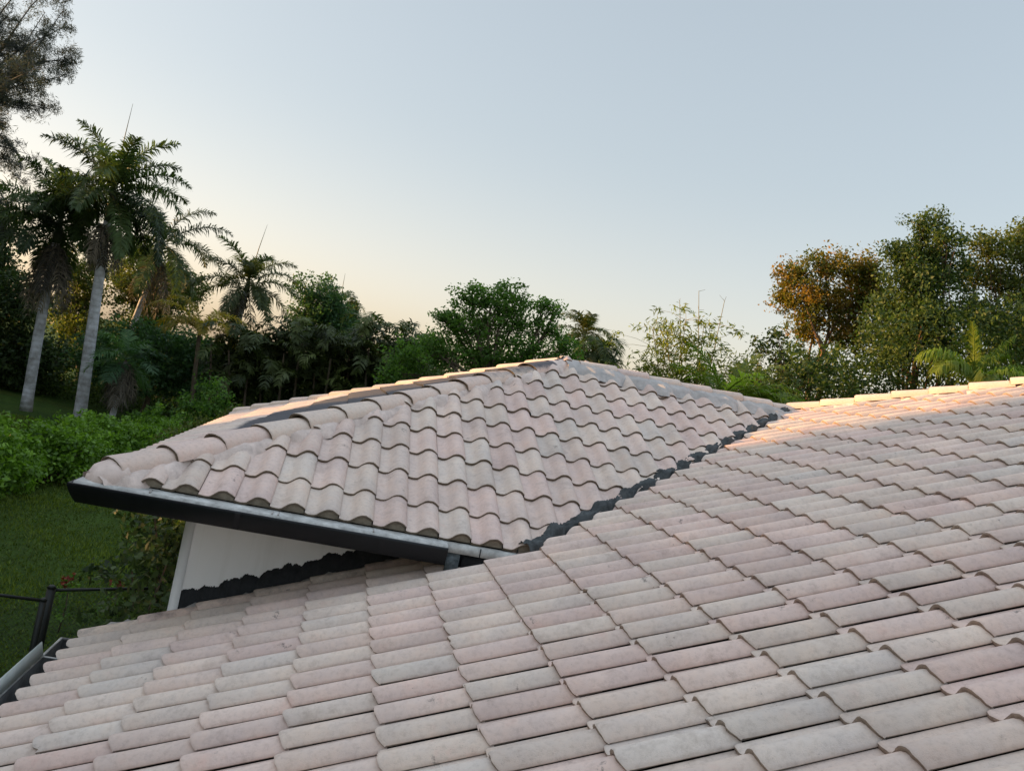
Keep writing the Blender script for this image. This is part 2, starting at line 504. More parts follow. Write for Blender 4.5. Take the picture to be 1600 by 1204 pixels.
# cells
def cells_main():
    out = []
    vM = 4.10537
    x0 = 0.77335-6*TLH
    nrow = int((M_RIDGE_X-x0)/TLH)+1
    for rrow in range(nrow):
        x = x0+rrow*TLH
        for c in range(-26, 28):
            y = vM + TW*c          # far edge of the tile, it runs to y - TW
            if y > PK.z and x + (y-TW) > JX+PK.y+0.1: continue
            if y-TW > Y_WALL+0.05 and x < X_V: continue
            if x > X_V-0.5 and (x+TLH) - (y-TW) < V_OFF-0.05 and y-TW > W_EAVE_Y: continue
            if x > X_V+0.3 and (x+TLH) - (y-TW) < V_OFF-0.05: continue
            out.append((vM-y, (x-x0)/CT))
    return x0, out

x0M, cm = cells_main()
oM = (x0M, 4.10537, S_*x0M+CM)
euM, enM, ewM = (CT, 0, ST), (-ST, 0, CT), (0, -1, 0)
def tar_main(P):
    # grey mortar splashes along the wall and the valley
    d = np.abs(P[:, 1]-Y_WALL)
    w1 = np.clip(0.62-d*1.7, 0, 0.56)*(P[:, 0] < X_V-0.1)
    return w1
dat = tiles(oM, ewM, euM, enM, cm, tar_main, 3, edge=0.5)  # edges paler here; the full-strength wing edges carry painted shade too
me1 = clip_face('main_roof_slope', dat, [((X_V, 0, 0), (1, 0, 0)), ((0, Y_WALL-0.02, 0), (0, 1, 0))], house)
hipn = Vector((1, 1, 0)).normalized()
vn = Vector((-1, 1, 0)).normalized()
me2 = clip_face('main_roof_slope', dat, [((X_V, 0, 0), (-1, 0, 0)), ((JX, PK.y, 0), hipn), ((X_V+0.03, W_EAVE_Y, 0), vn)], house)
bm = bmesh.new(); bm.from_mesh(me1); bm.from_mesh(me2)
bmesh.ops.remove_doubles(bm, verts=[v for v in bm.verts if abs(v.co.x-X_V) < 1e-4], dist=1e-4)
bm.to_mesh(me1); bm.free()
main_slope = adopt(obj('main_roof_slope', me1), house)

def cells_rect(n_cols, n_rows):
    return [(c*TW, r_*TL) for r_ in range(n_rows) for c in range(n_cols)]

# wing front face
yF0 = 6.57851-2*TLH
xF0 = 0.80485-12*TW
def cells_front():
    out = []
    for rrow in range(12):
        y = yF0+rrow*TLH
        for c in range(0, 40):
            x = xF0+c*TW
            if x+TW < W_EAVE_X + (y-W_EAVE_Y) - 0.05: continue
            if x > X_V + (y+TLH-W_EAVE_Y) + 0.05: continue
            if y > PK.y: continue
            out.append((c*TW, rrow*TL+(EAVE_UP/CT if rrow == 0 else 0)))
    return out
def tar_front(P):
    # sooty wash near the peak on the hip side, grey along the ridge
    dr = PK.y-P[:, 1]
    w1 = np.clip(0.50-dr*0.55, 0, 1)
    pk = np.clip(0.75-np.hypot(P[:, 0]-PK.x, dr)*0.9, 0, 1)
    return np.maximum(w1*0.62, pk*0.75)
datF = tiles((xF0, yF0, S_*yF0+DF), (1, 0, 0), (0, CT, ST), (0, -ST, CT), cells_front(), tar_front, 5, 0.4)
meF = clip_face('wing_front_slope', datF, [((PK.x, PK.y, 0), Vector((-1, 1, 0))), ((0, PK.y, 0), (0, 1, 0)), ((X_V, W_EAVE_Y, 0), Vector((1, -1, 0)))], house)
wing_front = adopt(obj('wing_front_slope', meF), house)

# wing end face
HALF = PK.y-W_EAVE_Y
def cells_end():
    out = []
    for rrow in range(12):
        x = W_EAVE_X+rrow*TLH
        for c in range(0, 36):
            y = PK.y+HALF+0.1-c*TW
            if y < W_EAVE_Y+(x-W_EAVE_X)-0.05 or y-TW > PK.y+HALF-(x-W_EAVE_X)+0.05: continue
            out.append((c*TW, rrow*TL))
    return out
def tar_end(P):
    # dark sealed patch in the upper part of the end face
    q = P[:, 0]-W_EAVE_X
    far = PK.y+HALF-q-P[:, 1]          # metres below the far hip, along the eave
    return np.clip((q-0.42-0.42*np.maximum(0, P[:, 1]-9.0))*4, 0, 1)*np.clip((far-0.20)*6, 0, 1)*1.15
yE0 = PK.y+HALF+0.1
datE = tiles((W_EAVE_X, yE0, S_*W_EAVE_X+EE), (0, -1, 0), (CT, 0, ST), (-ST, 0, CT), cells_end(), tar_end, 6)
meE = clip_face('wing_end_slope', datE, [((PK.x, PK.y, 0), Vector((1, -1, 0))), ((PK.x, PK.y, 0), Vector((1, 1, 0)))], house)
wing_end = adopt(obj('wing_end_slope', meE), house)

# wing back face and the far face of the main roof are one plane
def cells_back():
    out = []
    for rrow in range(20):
        y = PK.y+HALF-rrow*TLH
        for c in range(0, 68):
            x = 13.6-c*TW
            xl, xr = x-TW, x
            hi = min(PK.y+HALF-(xr-W_EAVE_X)+0.0, 99)
            if y > PK.y-0.3:
                if xr < PK.x-(y-PK.y)-0.05: continue
            if y-TLH < PK.y and xr < JX+(PK.y-(y-TLH))-TLH-0.4: continue
            if y < PK.y-0.2 and xr < JX+PK.y-y-0.2: continue
            if y < 4.6: continue
            out.append((c*TW, rrow*TL))
    return out
datB = tiles((13.6, PK.y+HALF, KM-S_*(PK.y+HALF)), (-1, 0, 0), (0, -CT, ST), (0, ST, CT), cells_back(), None, 8)
bpl = [((PK.x, PK.y, 0), Vector((-1, -1, 0))), ]
meB = clip_face('wing_back_slope', datB, [], house)
bm = bmesh.new(); bm.from_mesh(meB)
kill = [v for v in bm.verts if (v.co.x < PK.x and v.co.x + v.co.y < 0)]
g = [v for v in bm.verts if v.co.y < PK.y+0.02 and v.co.x < JX]
g += [v for v in bm.verts if v.co.x + v.co.y < JX+PK.y+0.02 and v.co.x >= JX]
g += [v for v in bm.verts if v.co.x < PK.x-(v.co.y-PK.y)+0.02 and v.co.x < PK.x]
bmesh.ops.delete(bm, geom=list(set(g)), context='VERTS')
bm.to_mesh(meB); bm.free()
adopt(obj('wing_back_slope', meB), house)

# decks under the tiles
def deck():
    mb = MB(); d = 0.05
    zM = lambda x: S_*x+CM-d
    zF = lambda y: S_*y+DF-d
    mb.quad((M_EAVE+0.03, Y_NEAR-1, zM(M_EAVE+0.03)), (X_V, Y_NEAR-1, zM(X_V)), (X_V, Y_WALL, zM(X_V)), (M_EAVE+0.03, Y_WALL, zM(M_EAVE+0.03)))
    mb.quad((X_V, Y_NEAR-1, zM(X_V)), (M_RIDGE_X, Y_NEAR-1, zM(M_RIDGE_X)), (M_RIDGE_X, JX+PK.y-M_RIDGE_X, zM(M_RIDGE_X)), (JX, PK.y, zM(JX)))
    mb.quad((X_V, Y_NEAR-1, zM(X_V)), (JX, PK.y, zM(JX)), (X_V, W_EAVE_Y, zM(X_V)), (X_V, W_EAVE_Y-0.5, zM(X_V)))
    ex, ey = W_EAVE_X+0.03, W_EAVE_Y+0.03
    mb.quad((ex, ey, zF(ey)), (X_V, ey, zF(ey)), (JX, PK.y, PK.z-d), (PK.x, PK.y, PK.z-d))
    yb = PK.y+HALF
    n = len(mb.v)
    mb.v += [(ex, ey, zF(ey)), (PK.x, PK.y, PK.z-d), (ex, yb, zF(ey))]; mb.f3.append((n, n+1, n+2))
    mb.quad((ex, yb, zF(ey)), (PK.x, PK.y, PK.z-d), (JX, PK.y, PK.z-d), (13.6, yb, zF(ey)))
    mb.quad((13.6, yb, zF(ey)), (JX, PK.y, PK.z-d), (M_RIDGE_X, JX+PK.y-M_RIDGE_X, zM(M_RIDGE_X)), (13.7, 4.4, zM(M_RIDGE_X)-0.5))
    mb.quad((M_RIDGE_X, Y_NEAR-1, zM(M_RIDGE_X)), (M_RIDGE_X+6, Y_NEAR-1, zM(M_RIDGE_X-6)), (M_RIDGE_X+6, 4.4, zM(M_RIDGE_X-6)), (M_RIDGE_X, 4.4, zM(M_RIDGE_X)))
    mb.build('roof_deck', M_DECK, house)
deck()

# ---- caps: hip and ridge tiles on their mortar beds
def cap_mesh(L, seed, tar, w=0.130, h=0.088):
    """one cap tile along +X (upper end at +X), arch over Y"""
    r = np.random.default_rng(seed)
    n = 12; TH = 0.017
    hue, val = r.random()*0.75, np.clip(r.normal(0.5, 0.2), 0, 1)
    V = []; A = []; F = []
    us = [0, 0.012, 0.15, 0.32, L]
    def ring(u, sc_, e, dh=0.0):
        for k in range(n+1):
            a = math.pi*k/n
            y = -w*sc_*math.cos(a); z = h*sc_*max(0, math.sin(a))**0.75 + dh
            V.append((u + (r.normal(0, 0.002) if u < 0.02 else 0), y, z))
            A.append((hue, val, e, min(1, tar*(0.25+0.75*max(0, math.sin(a))))))
    for i, u in enumerate(us):
        s_ = 1.06-0.14*u/L
        ring(u, s_-(0.03 if i == 0 else 0), 0.3 if i == 0 else 0.0, 0.018*(1-u/L))
    ring(0, 1.03, 1.0, 0.018); ring(0, 1.03-TH/w, 1.0, 0.018); ring(0.12, 1.02-TH/w, 1.0, 0.012)
    m1 = n+1
    def strip(i, j):
        for k in range(n): F.append((i*m1+k, j*m1+k, j*m1+k+1, i*m1+k+1))
    for i in range(4): strip(i, i+1)
    strip(6, 5); strip(7, 6)
    return np_mesh('ridge_tile', np.array(V), np.array(F), M_TILE, np.array(A), 'tile', smooth=True)

def lumpy_bed(name, p0, p1, half, drop, mat, seed, top=0.03, amp=0.02, step=0.035, root=None):
    """mortar ridge from p0 to p1: crown at 'top' above the line, falling 'drop' at +-half"""
    r = np.random.default_rng(seed)
    p0, p1 = Vector(p0), Vector(p1)
    d = (p1-p0); L = d.length; d.normalize()
    side = d.cross(Vector((0, 0, 1))).normalized(); nrm = side.cross(d).normalized()
    n = max(4, int(L/step)); m_ = 9
    ph = r.random(8)*6.28
    P = []
    for i in range(n+1):
        t = i/n
        row = []
        wob = 1+0.18*math.sin(t*L*9+ph[0])+0.12*math.sin(t*L*23+ph[1])
        for j in range(m_):
            q = -1+2*j/(m_-1)
            z = top - drop*abs(q)**1.3 + r.normal(0, amp*0.35) + amp*math.sin(t*L*14+ph[2]+q*3)*0.5
            if j in (0, m_-1): z -= 0.06; q *= 0.93
            row.append(p0 + d*(L*t) + side*(half*wob*q) + nrm*z)
        P.append(row)
    mb = MB(); mb.grid(P)
    return mb.build(name, mat, root, smooth=True)

def cap_run(name, p0, p1, tarfun, seed, bed_half=0.20, bed_drop=0.060, lift=-0.018, bed_mat=None, start=0.0, sag=0.0):
    """a run of cap tiles from the low end p0 to the high end p1; each tile laps over the one below"""
    bed = lumpy_bed(name, p0, p1, bed_half, bed_drop, bed_mat or M_MORTAR, seed, top=0.034, amp=0.012, root=house)
    p0, p1 = Vector(p0), Vector(p1)
    d = (p1-p0); L = d.length; d.normalize()
    side = Vector((0, 0, 1)).cross(d).normalized(); nrm = d.cross(side).normalized()
    ex = 0.385; n = int((L-start)/ex+0.12)
    r = np.random.default_rng(seed)
    for i in range(n):
        u = start+i*ex
        me = cap_mesh(0.43, seed*100+i, tarfun((u+0.2)/L))
        o = obj('ridge_tile', me)
        o.parent = bed
        o.matrix_parent_inverse = Matrix.Identity(4)
        pos = p0 + d*u + nrm*(lift-sag*min(1, u/L)+r.normal(0, 0.003)) + side*r.normal(0, 0.005)
        rot = Matrix((d, side, nrm)).transposed().to_4x4()
        rot = rot @ Matrix.Rotation(r.normal(0, 0.012), 4, 'Z') @ Matrix.Rotation(r.normal(0, 0.01), 4, 'X')
        o.matrix_basis = Matrix.Translation(pos) @ rot
    return bed

E0 = Vector((W_EAVE_X-0.02, W_EAVE_Y-0.02, S_*W_EAVE_Y+DF))
cap_run('near_hip_ridge', E0, PK, lambda t: max(0, (t-0.48)*2.0), 21, start=0.13, sag=0.022)
E1 = Vector((W_EAVE_X-0.02, PK.y+HALF+0.02, S_*W_EAVE_Y+DF))
cap_run('far_hip_ridge', E1, PK, lambda t: 0.0, 22, sag=0.022)
JP = Vector((JX, PK.y, PK.z))
cap_run('wing_ridge', Vector((JX+0.05, PK.y, PK.z)), PK, lambda t: 0.18 if t < 0.9 else 0.5, 23, bed_half=0.40, bed_drop=0.125, lift=-0.032, bed_mat=M_GREYM)
HT = Vector((M_RIDGE_X, JX+PK.y-M_RIDGE_X, S_*M_RIDGE_X+CM))
cap_run('main_hip_ridge', JP, HT, lambda t: 0.0, 24, lift=0.0, start=-0.05)

def hip_end():
    r = np.random.default_rng(77)
    d = (PK-E0).normalized(); side = Vector((0, 0, 1)).cross(d).normalized(); nrm = d.cross(side).normalized()
    P = []
    for i in range(9):
        a = (math.pi/2)*i/8
        row = []
        for j in range(15):
            b = math.pi*j/14
            w = 0.142*math.cos(a)+0.012; hh = 0.108*math.cos(a)
            q = E0 + d*(0.17-0.20*math.sin(a)) - side*w*math.cos(b) + nrm*(hh*math.sin(b)**0.8-0.032+0.006*math.sin(i*1.7+j*0.9)+r.normal(0, 0.0012))
            row.append(q)
        P.append(row)
    mb = MB(); mb.grid(P)
    mb.build('hip_end_mortar', M_ENDM, house, smooth=True)
hip_end()

# ---- dark slate mortar in the valley
va = Vector((X_V-0.10, W_EAVE_Y-0.05, S_*W_EAVE_Y+DF))
def valley():
    r = np.random.default_rng(5)
    L = (JP-Vector((X_V, W_EAVE_Y, S_*W_EAVE_Y+DF))).length
    A_ = Vector((X_V-0.04, W_EAVE_Y-0.04, S_*(W_EAVE_Y-0.04)+DF)); d = (JP-A_).normalized(); L = (JP-A_).length-0.25
    side = Vector((1, -1, 0)).normalized(); nrm = side.cross(d).normalized()
    if nrm.z < 0: nrm = -nrm
    P = []
    n = 260
    for i in range(n+1):
        s = L*i/n
        lump = 0.5+0.5*math.sin(s*2*math.pi/0.345+0.6)
        lump2 = 0.5+0.5*math.sin(s*2*math.pi/0.21+2)
        row = []
        for j in range(11):
            q = -1+2*j/10
            hw = 0.036+0.018*lump+0.010*lump2
            z = 0.040+(0.036*lump+0.020*lump2)*(1-q*q) - 0.0*abs(q) + r.normal(0, 0.006)
            # follow the two faces that rise on either side
            z += abs(q)*hw*0.28
            if abs(q) == 1: z -= 0.06
            row.append(A_ + d*(s+r.normal(0, 0.004)) + side*(hw*q-0.03+0.015*math.sin(s*11)+r.normal(0, 0.004)) + nrm*z)
        P.append(row)
    mb = MB(); mb.grid(P)
    mb.build('valley_mortar', M_DARKM, house, smooth=True)
valley()

# ---- mortar that closes the barrels at the eaves
def birdstops():
    wp = 0.36*TW; rb = (TW-wp)/2
    def fan(o, ew, en, inn):
        mb = MB()
        o, ew, en, inn = Vector(o), Vector(ew), Vector(en), Vector(inn)
        n = len(mb.v); k = 9
        c = o + ew*(wp+rb) - en*0.015 - inn*0.008
        mb.v.append(tuple(c))
        for i in range(k+1):
            a = math.pi*(1-i/k)
            mb.v.append(tuple(o + ew*(wp+rb+rb*0.93*math.cos(a)) + en*(0.046*max(0, math.sin(a))**0.8-0.012) + inn*random.uniform(-0.004, 0.004)))
        mb.v.append(tuple(o + ew*(wp+2*rb) - en*0.025)); mb.v.append(tuple(o + ew*wp - en*0.025))
        for i in range(k): mb.f3.append((n, n+1+i, n+2+i))
        mb.f3.append((n, n+k+1, n+k+2)); mb.f3.append((n, n+k+2, n+k+3)); mb.f3.append((n, n+k+3, n+1))
        mb.build('eave_mortar_plug', M_BIRD, house)
    for c in range(40):
        x = xF0+c*TW
        if x > W_EAVE_X+0.15 and x < X_V-0.15:
            fan((x, yF0+EAVE_UP+0.022, S_*(yF0+EAVE_UP+0.022)+DF), (1, 0, 0), (0, -ST, CT), (0, 1, 0))
birdstops()

# ---- walls
def walls():
    mb = MB()
    xw = -0.89
    zE_ = S_*W_EAVE_Y+DF
    # front wall of the wing, cut along the main roof, with its real thickness
    th = 0.2
    def zm(x): return S_*x+CM-0.10
    x1 = X_V+0.5
    ztop = zE_-0.18
    for yy in (Y_WALL, Y_WALL+th):
        mb.quad((xw, yy, GROUND), (x1, yy, GROUND), (x1, yy, ztop), (xw, yy, ztop))
    mb.quad((xw, Y_WALL, GROUND), (xw, Y_WALL+th, GROUND), (xw, Y_WALL+th, ztop), (xw, Y_WALL, ztop))
    # end wall of the wing
    yb = PK.y+HALF-(Y_WALL-W_EAVE_Y)
    mb.quad((xw, Y_WALL+th, GROUND), (xw, yb, GROUND), (xw, yb, ztop), (xw, Y_WALL+th, ztop))
    mb.quad((xw, yb, GROUND), (13.0, yb, GROUND), (13.0, yb, ztop), (xw, yb, ztop))
    mb.build('wall', M_WALL, house)
    mb = MB()
    mb.box((xw-0.012, Y_WALL-0.012, GROUND), (xw+0.055, Y_WALL-0.002, ztop-0.01))
    mb.box((xw-0.012, Y_WALL-0.002, GROUND), (xw-0.002, Y_WALL+0.08, ztop-0.01))
    mb.build('corner_bead', M_WALL, house)
    # main house wall under the low eave
    mb = MB()
    xm = M_EAVE+0.55
    mb.quad((xm, Y_NEAR-1, GROUND), (xm, Y_WALL, GROUND), (xm, Y_WALL, S_*xm+CM-0.09), (xm, Y_NEAR-1, S_*xm+CM-0.09))
    mb.build('wall', M_WALL, house)
    # tar band with a ragged top edge, 5 mm thick
    r = np.random.default_rng(9)
    P = [[], [], []]
    xs = np.arange(-0.855, X_V-0.05, 0.006)
    ph = r.random(6)*6
    for x in xs:
        zb = S_*x+CM-0.03
        drip = 0.010*r.normal(1, 0.2)*math.sin(x*21+ph[0])+0.008*math.sin(x*47+ph[1])+0.004*math.sin(x*93+ph[2])+r.normal(0, 0.0032)
        zt = zb+0.185+drip*1.3+0.03*(x+0.8)
        P[0].append((x, Y_WALL-0.006, zb)); P[1].append((x, Y_WALL-0.006, zt)); P[2].append((x, Y_WALL+0.003, zt))
    mb = MB(); mb.grid(P); mb.build('tar_flashing', M_TAR, house)
    # fillet of grey mortar where the tiles run into the wall
    lumpy_bed('wall_mortar_fillet', (-0.93, Y_WALL-0.02, S_*-0.93+CM+0.0), (X_V-0.1, Y_WALL-0.02, S_*(X_V-0.1)+CM+0.0), 0.10, 0.05, M_GREYM, 31, top=0.035, amp=0.02, root=house)
walls()

# ---- verge of the main roof left of the wall: broken mortar along the tile edge
def verge():
    a = Vector((M_EAVE+0.02, Y_WALL-0.01, S_*(M_EAVE+0.02)+CM)); b = Vector((-0.90, Y_WALL-0.01, S_*-0.90+CM))
    lumpy_bed('verge_mortar', a, b, 0.055, 0.05, M_GREYM, 33, top=0.03, amp=0.025, root=house)
    mb = MB()
    mb.box((M_EAVE+0.03, Y_WALL+0.0, S_*M_EAVE+CM-0.22), (-0.9, Y_WALL+0.025, S_*M_EAVE+CM-0.03))
    mb.build('verge_board', M_WHITEM, house)
verge()

# ---- eaves of the wing: drip edge, gutter, fascia, soffit
zE = S_*W_EAVE_Y+DF                # roof plane at the eave
def wing_eave():
    yb = PK.y+HALF
    x_end = 0.865                  # the gutter stops here, the bare drip edge runs on into the valley
    x1 = X_V-0.04
    yo = W_EAVE_Y-0.128            # outer face of the gutter
    # drip edge: pale sheet that laps from under the tile ends over the gutter
    mb = MB()
    pr = [(0.02, -0.020), (-0.100, -0.032), (-0.105, -0.050)]
    rows = []
    for (o, z) in pr:
        rows.append([(W_EAVE_X+o, yb, zE+z), (W_EAVE_X+o, W_EAVE_Y+o, zE+z), (x_end+0.0, W_EAVE_Y+o, zE+z)])
    mb.grid(rows)
    pr = [(0.02, -0.022), (-0.016, -0.028), (-0.018, -0.088), (-0.012, -0.090)]
    mb.grid([[(x_end+0.002, W_EAVE_Y+o, zE+z), (x1, W_EAVE_Y+o, zE+z)] for o, z in pr])
    de = mb.build('drip_edge', M_WHITEM, house)
    for x in (-1.06, -0.30, -0.262, 0.36):
        mb = MB(); mb.box((x, W_EAVE_Y-0.0985, zE-0.0315), (x+0.007, W_EAVE_Y-0.02, zE-0.0200))
        q = mb.build('seam', M_GREYM); q.parent = de; q.matrix_parent_inverse = Matrix.Identity(4)
    mb = MB(); mb.box((1.10, W_EAVE_Y-0.0205, zE-0.088), (1.107, W_EAVE_Y-0.012, zE-0.030))
    q = mb.build('seam', M_TAR); q.parent = de; q.matrix_parent_inverse = Matrix.Identity(4)
    # fascia and soffit
    mb = MB()
    mb.box((W_EAVE_X+0.03, W_EAVE_Y+0.03, zE-0.19), (x1-0.12, W_EAVE_Y+0.055, zE-0.06))
    mb.box((W_EAVE_X+0.03, W_EAVE_Y+0.055, zE-0.19), (W_EAVE_X+0.055, yb, zE-0.06))
    mb.build('fascia', M_BLACK, house)
    mb = MB()
    mb.box((W_EAVE_X+0.055, W_EAVE_Y+0.055, zE-0.185), (X_V-0.40, Y_WALL-0.001, zE-0.175))
    mb.box((W_EAVE_X+0.055, Y_WALL, zE-0.185), (-0.893, yb, zE-0.175))
    mb.build('soffit', M_WHITEM, house)
    outer = [(-0.02, -0.168), (0.075, -0.168), (0.085, -0.155), (0.104, -0.125), (0.118, -0.095), (0.128, -0.062), (0.128, -0.046), (0.116, -0.044), (0.112, -0.056)]
    inner = [(0.112, -0.060), (0.10, -0.11), (0.075, -0.155), (0.0, -0.157)]
    def sweep(prof):
        q = MB(); q.grid([[(W_EAVE_X-o, yb, zE+z), (W_EAVE_X-o, W_EAVE_Y-o, zE+z), (x_end, W_EAVE_Y-o, zE+z)] for (o, z) in prof])
        return q
    g = sweep(outer).build('gutter', M_BLACK, house)
    for xj in (-0.52, 0.41):
        mb = MB(); mb.grid([[(xj, W_EAVE_Y-o-0.002, zE+z), (xj+0.035, W_EAVE_Y-o-0.002, zE+z)] for o, z in outer[1:8]])
        q = mb.build('joint_band', M_BLACK); q.parent = g; q.matrix_parent_inverse = Matrix.Identity(4)
    gi = sweep(inner).build('gutter_lining', M_WHITEM)
    gi.parent = g; gi.matrix_parent_inverse = Matrix.Identity(4)
    pts = outer[:8]
    k = len(pts)
    bmx = bmesh.new()
    va_ = [bmx.verts.new((x_end+0.003*s_, W_EAVE_Y-o, zE+z)) for s_ in (0, 1) for o, z in pts]
    bmx.faces.new(va_[:k]); bmx.faces.new(list(reversed(va_[k:])))
    for i in range(k):
        bmx.faces.new((va_[i], va_[(i+1) % k], va_[k+(i+1) % k], va_[k+i]))
    me = bpy.data.meshes.new('end_cap'); bmx.to_mesh(me); bmx.free(); me.materials.append(M_BLACK)
    ec = obj('end_cap', me); ec.parent = g
    # pale piece of trim and dark paint under the bare drip edge
    mb = MB()
    mb.box((x_end+0.02, W_EAVE_Y+0.004, zE-0.23), (x_end+0.11, W_EAVE_Y+0.028, zE-0.085))
    mb.build('trim_block', M_GUTTIN, house)
    mb = MB()
    mb.box((x_end+0.131, W_EAVE_Y+0.02, zE-0.20), (x1, W_EAVE_Y+0.029, zE-0.070))
    mb.build('tarred_board', M_TAR, house)
wing_eave()

# ---- gutter and splash guard of the main eave
def main_gutter():
    zl = S_*M_EAVE+CM
    yA, yB = Y_NEAR-1, Y_WALL+0.02
    x_in, x_out = M_EAVE-0.005, M_EAVE-0.125
    mb = MB()
    P = [(x_in, zl-0.04), (x_in, zl-0.17), (x_out+0.03, zl-0.17), (x_out, zl-0.13), (x_out, zl-0.045), (x_out-0.018, zl-0.045), (x_out-0.018, zl-0.06)]
    mb.grid([[(x, y, z) for x, z in P] for y in np.linspace(yA, yB, 12)])
    mb.quad((x_in, yB, zl-0.04), (x_in, yB, zl-0.17), (x_out, yB, zl-0.17), (x_out, yB, zl-0.045))
    mb.box((x_out-0.018, yB-0.004, zl-0.062), (x_in, yB+0.012, zl-0.042))
    g = mb.build('main_gutter', plain('stained_gutter_metal', (0.10, 0.10, 0.10), 0.6, 0.4, 12), house)
    mb = MB()
    mb.box((x_out-0.02, yA, zl-0.048), (x_out-0.004, yB, zl-0.040))
    r_ = mb.build('gutter_lip', M_WHITEM); r_.parent = g; r_.matrix_parent_inverse = Matrix.Identity(4)
    for y in (6.13, 5.2):
        mb = MB(); mb.box((x_out-0.01, y-0.008, zl-0.050), (x_in+0.03, y+0.008, zl-0.043))
        b_ = mb.build('gutter_strap', M_WHITEM); b_.parent = g; b_.matrix_parent_inverse = Matrix.Identity(4)
    mb = MB()
    xs = x_out-0.012
    n = len(mb.v)
    a, b = 3.6, 6.16
    for x in (xs, xs-0.004):
        mb.v += [(x, a, zl-0.055), (x, b, zl-0.055), (x, b-0.10, zl+0.075), (x, a, zl+0.075)]
    mb.f4 += [(n, n+1, n+2, n+3), (n+7, n+6, n+5, n+4), (n, n+4, n+5, n+1), (n+1, n+5, n+6, n+2), (n+2, n+6, n+7, n+3), (n+3, n+7, n+4, n)]
    s_ = mb.build('splash_guard', M_PALE, house)
main_gutter()

# ------------------------------------------------------------------ plants
def unit(v): return v/np.maximum(np.linalg.norm(v, axis=-1, keepdims=True), 1e-9)

def leaf_cloud(centres, nper, spread, size, aspect=0.5, seed=0, upbias=0.5, flat=0.75, droop=0.0, shrink=None):
    """leaf quads scattered round clump centres -> verts, faces, attr"""
    r = np.random.default_rng(seed)
    C = np.asarray(centres, dtype=float); n = len(C)
    clump = r.random(n)
    idx = np.repeat(np.arange(n), nper)
    N = len(idx)
    off = r.normal(0, 1, (N, 3)); off = unit(off)*(r.random((N, 1))**0.55)
    sp = spread*r.uniform(0.6, 1.35, n)
    off *= sp[idx][:, None]; off[:, 2] *= flat
    P = C[idx]+off
    if droop: P[:, 2] -= droop*(off[:, 0]**2+off[:, 1]**2)/np.maximum(sp[idx], 1e-3)
    nrm = unit(r.normal(0, 1, (N, 3)) + np.array([0, 0, upbias]) + unit(off)*0.4)
    t = unit(np.cross(nrm, r.normal(0, 1, (N, 3))))
    b = np.cross(nrm, t)
    L = size*r.uniform(0.55, 1.25, N)[:, None]
    W = L*aspect
    fold = nrm*L*0.10
    V = np.stack([P-t*L*0.5, P-b*W*0.5+fold-t*L*0.05, P+t*L*0.5, P+b*W*0.5+fold-t*L*0.05], 1).reshape(-1, 3)
    F = np.arange(N*4).reshape(-1, 4)
    A = np.zeros((N, 4)); A[:, 0] = np.clip(r.normal(0.5, 0.25, N), 0, 1); A[:, 1] = clump[idx]; A[:, 2] = 0; A[:, 3] = 1
    return V, F, np.repeat(A, 4, axis=0)

def lobe_clumps(lobes, density, r, hollow=2.4):
    """clump centres through ellipsoids: (centre, (rx, ry, rz))"""
    out = []; own = []
    for li, (c, rad) in enumerate(lobes):
        rad = np.array(rad)
        n = max(6, int(density*6.5*(rad[0]*rad[2]+rad[0]*rad[1]+rad[1]*rad[2])/3))
        d = unit(r.normal(0, 1, (n, 3)))
        rr = r.random((n, 1))**(1/hollow)
        rr *= 1+0.13*np.sin(d[:, :1]*5+li)+0.10*r.normal(0, 1, (n, 1))
        out.append(np.array(c)+d*rr*rad); own += [li]*n
    return np.concatenate(out), np.array(own)

def join_clouds(parts):
    V = []; F = []; A = []; b = 0
    for v, f, a in parts:
        V.append(v); F.append(f+b); A.append(a); b += len(v)
    return np.concatenate(V), np.concatenate(F), np.concatenate(A)

def limb_path(a, b, r, sag=0.12, n=6):
    a, b = np.array(a), np.array(b)
    L = np.linalg.norm(b-a)
    k = r.normal(0, sag*L, 3)
    k2 = r.normal(0, sag*L*0.4, 3)
    return [a+(b-a)*t + k*math.sin(math.pi*t)*0.5 + k2*math.sin(2*math.pi*t)*0.5 + np.array([0, 0, 0.06*L*math.sin(math.pi*t)]) for t in np.linspace(0, 1, n)]

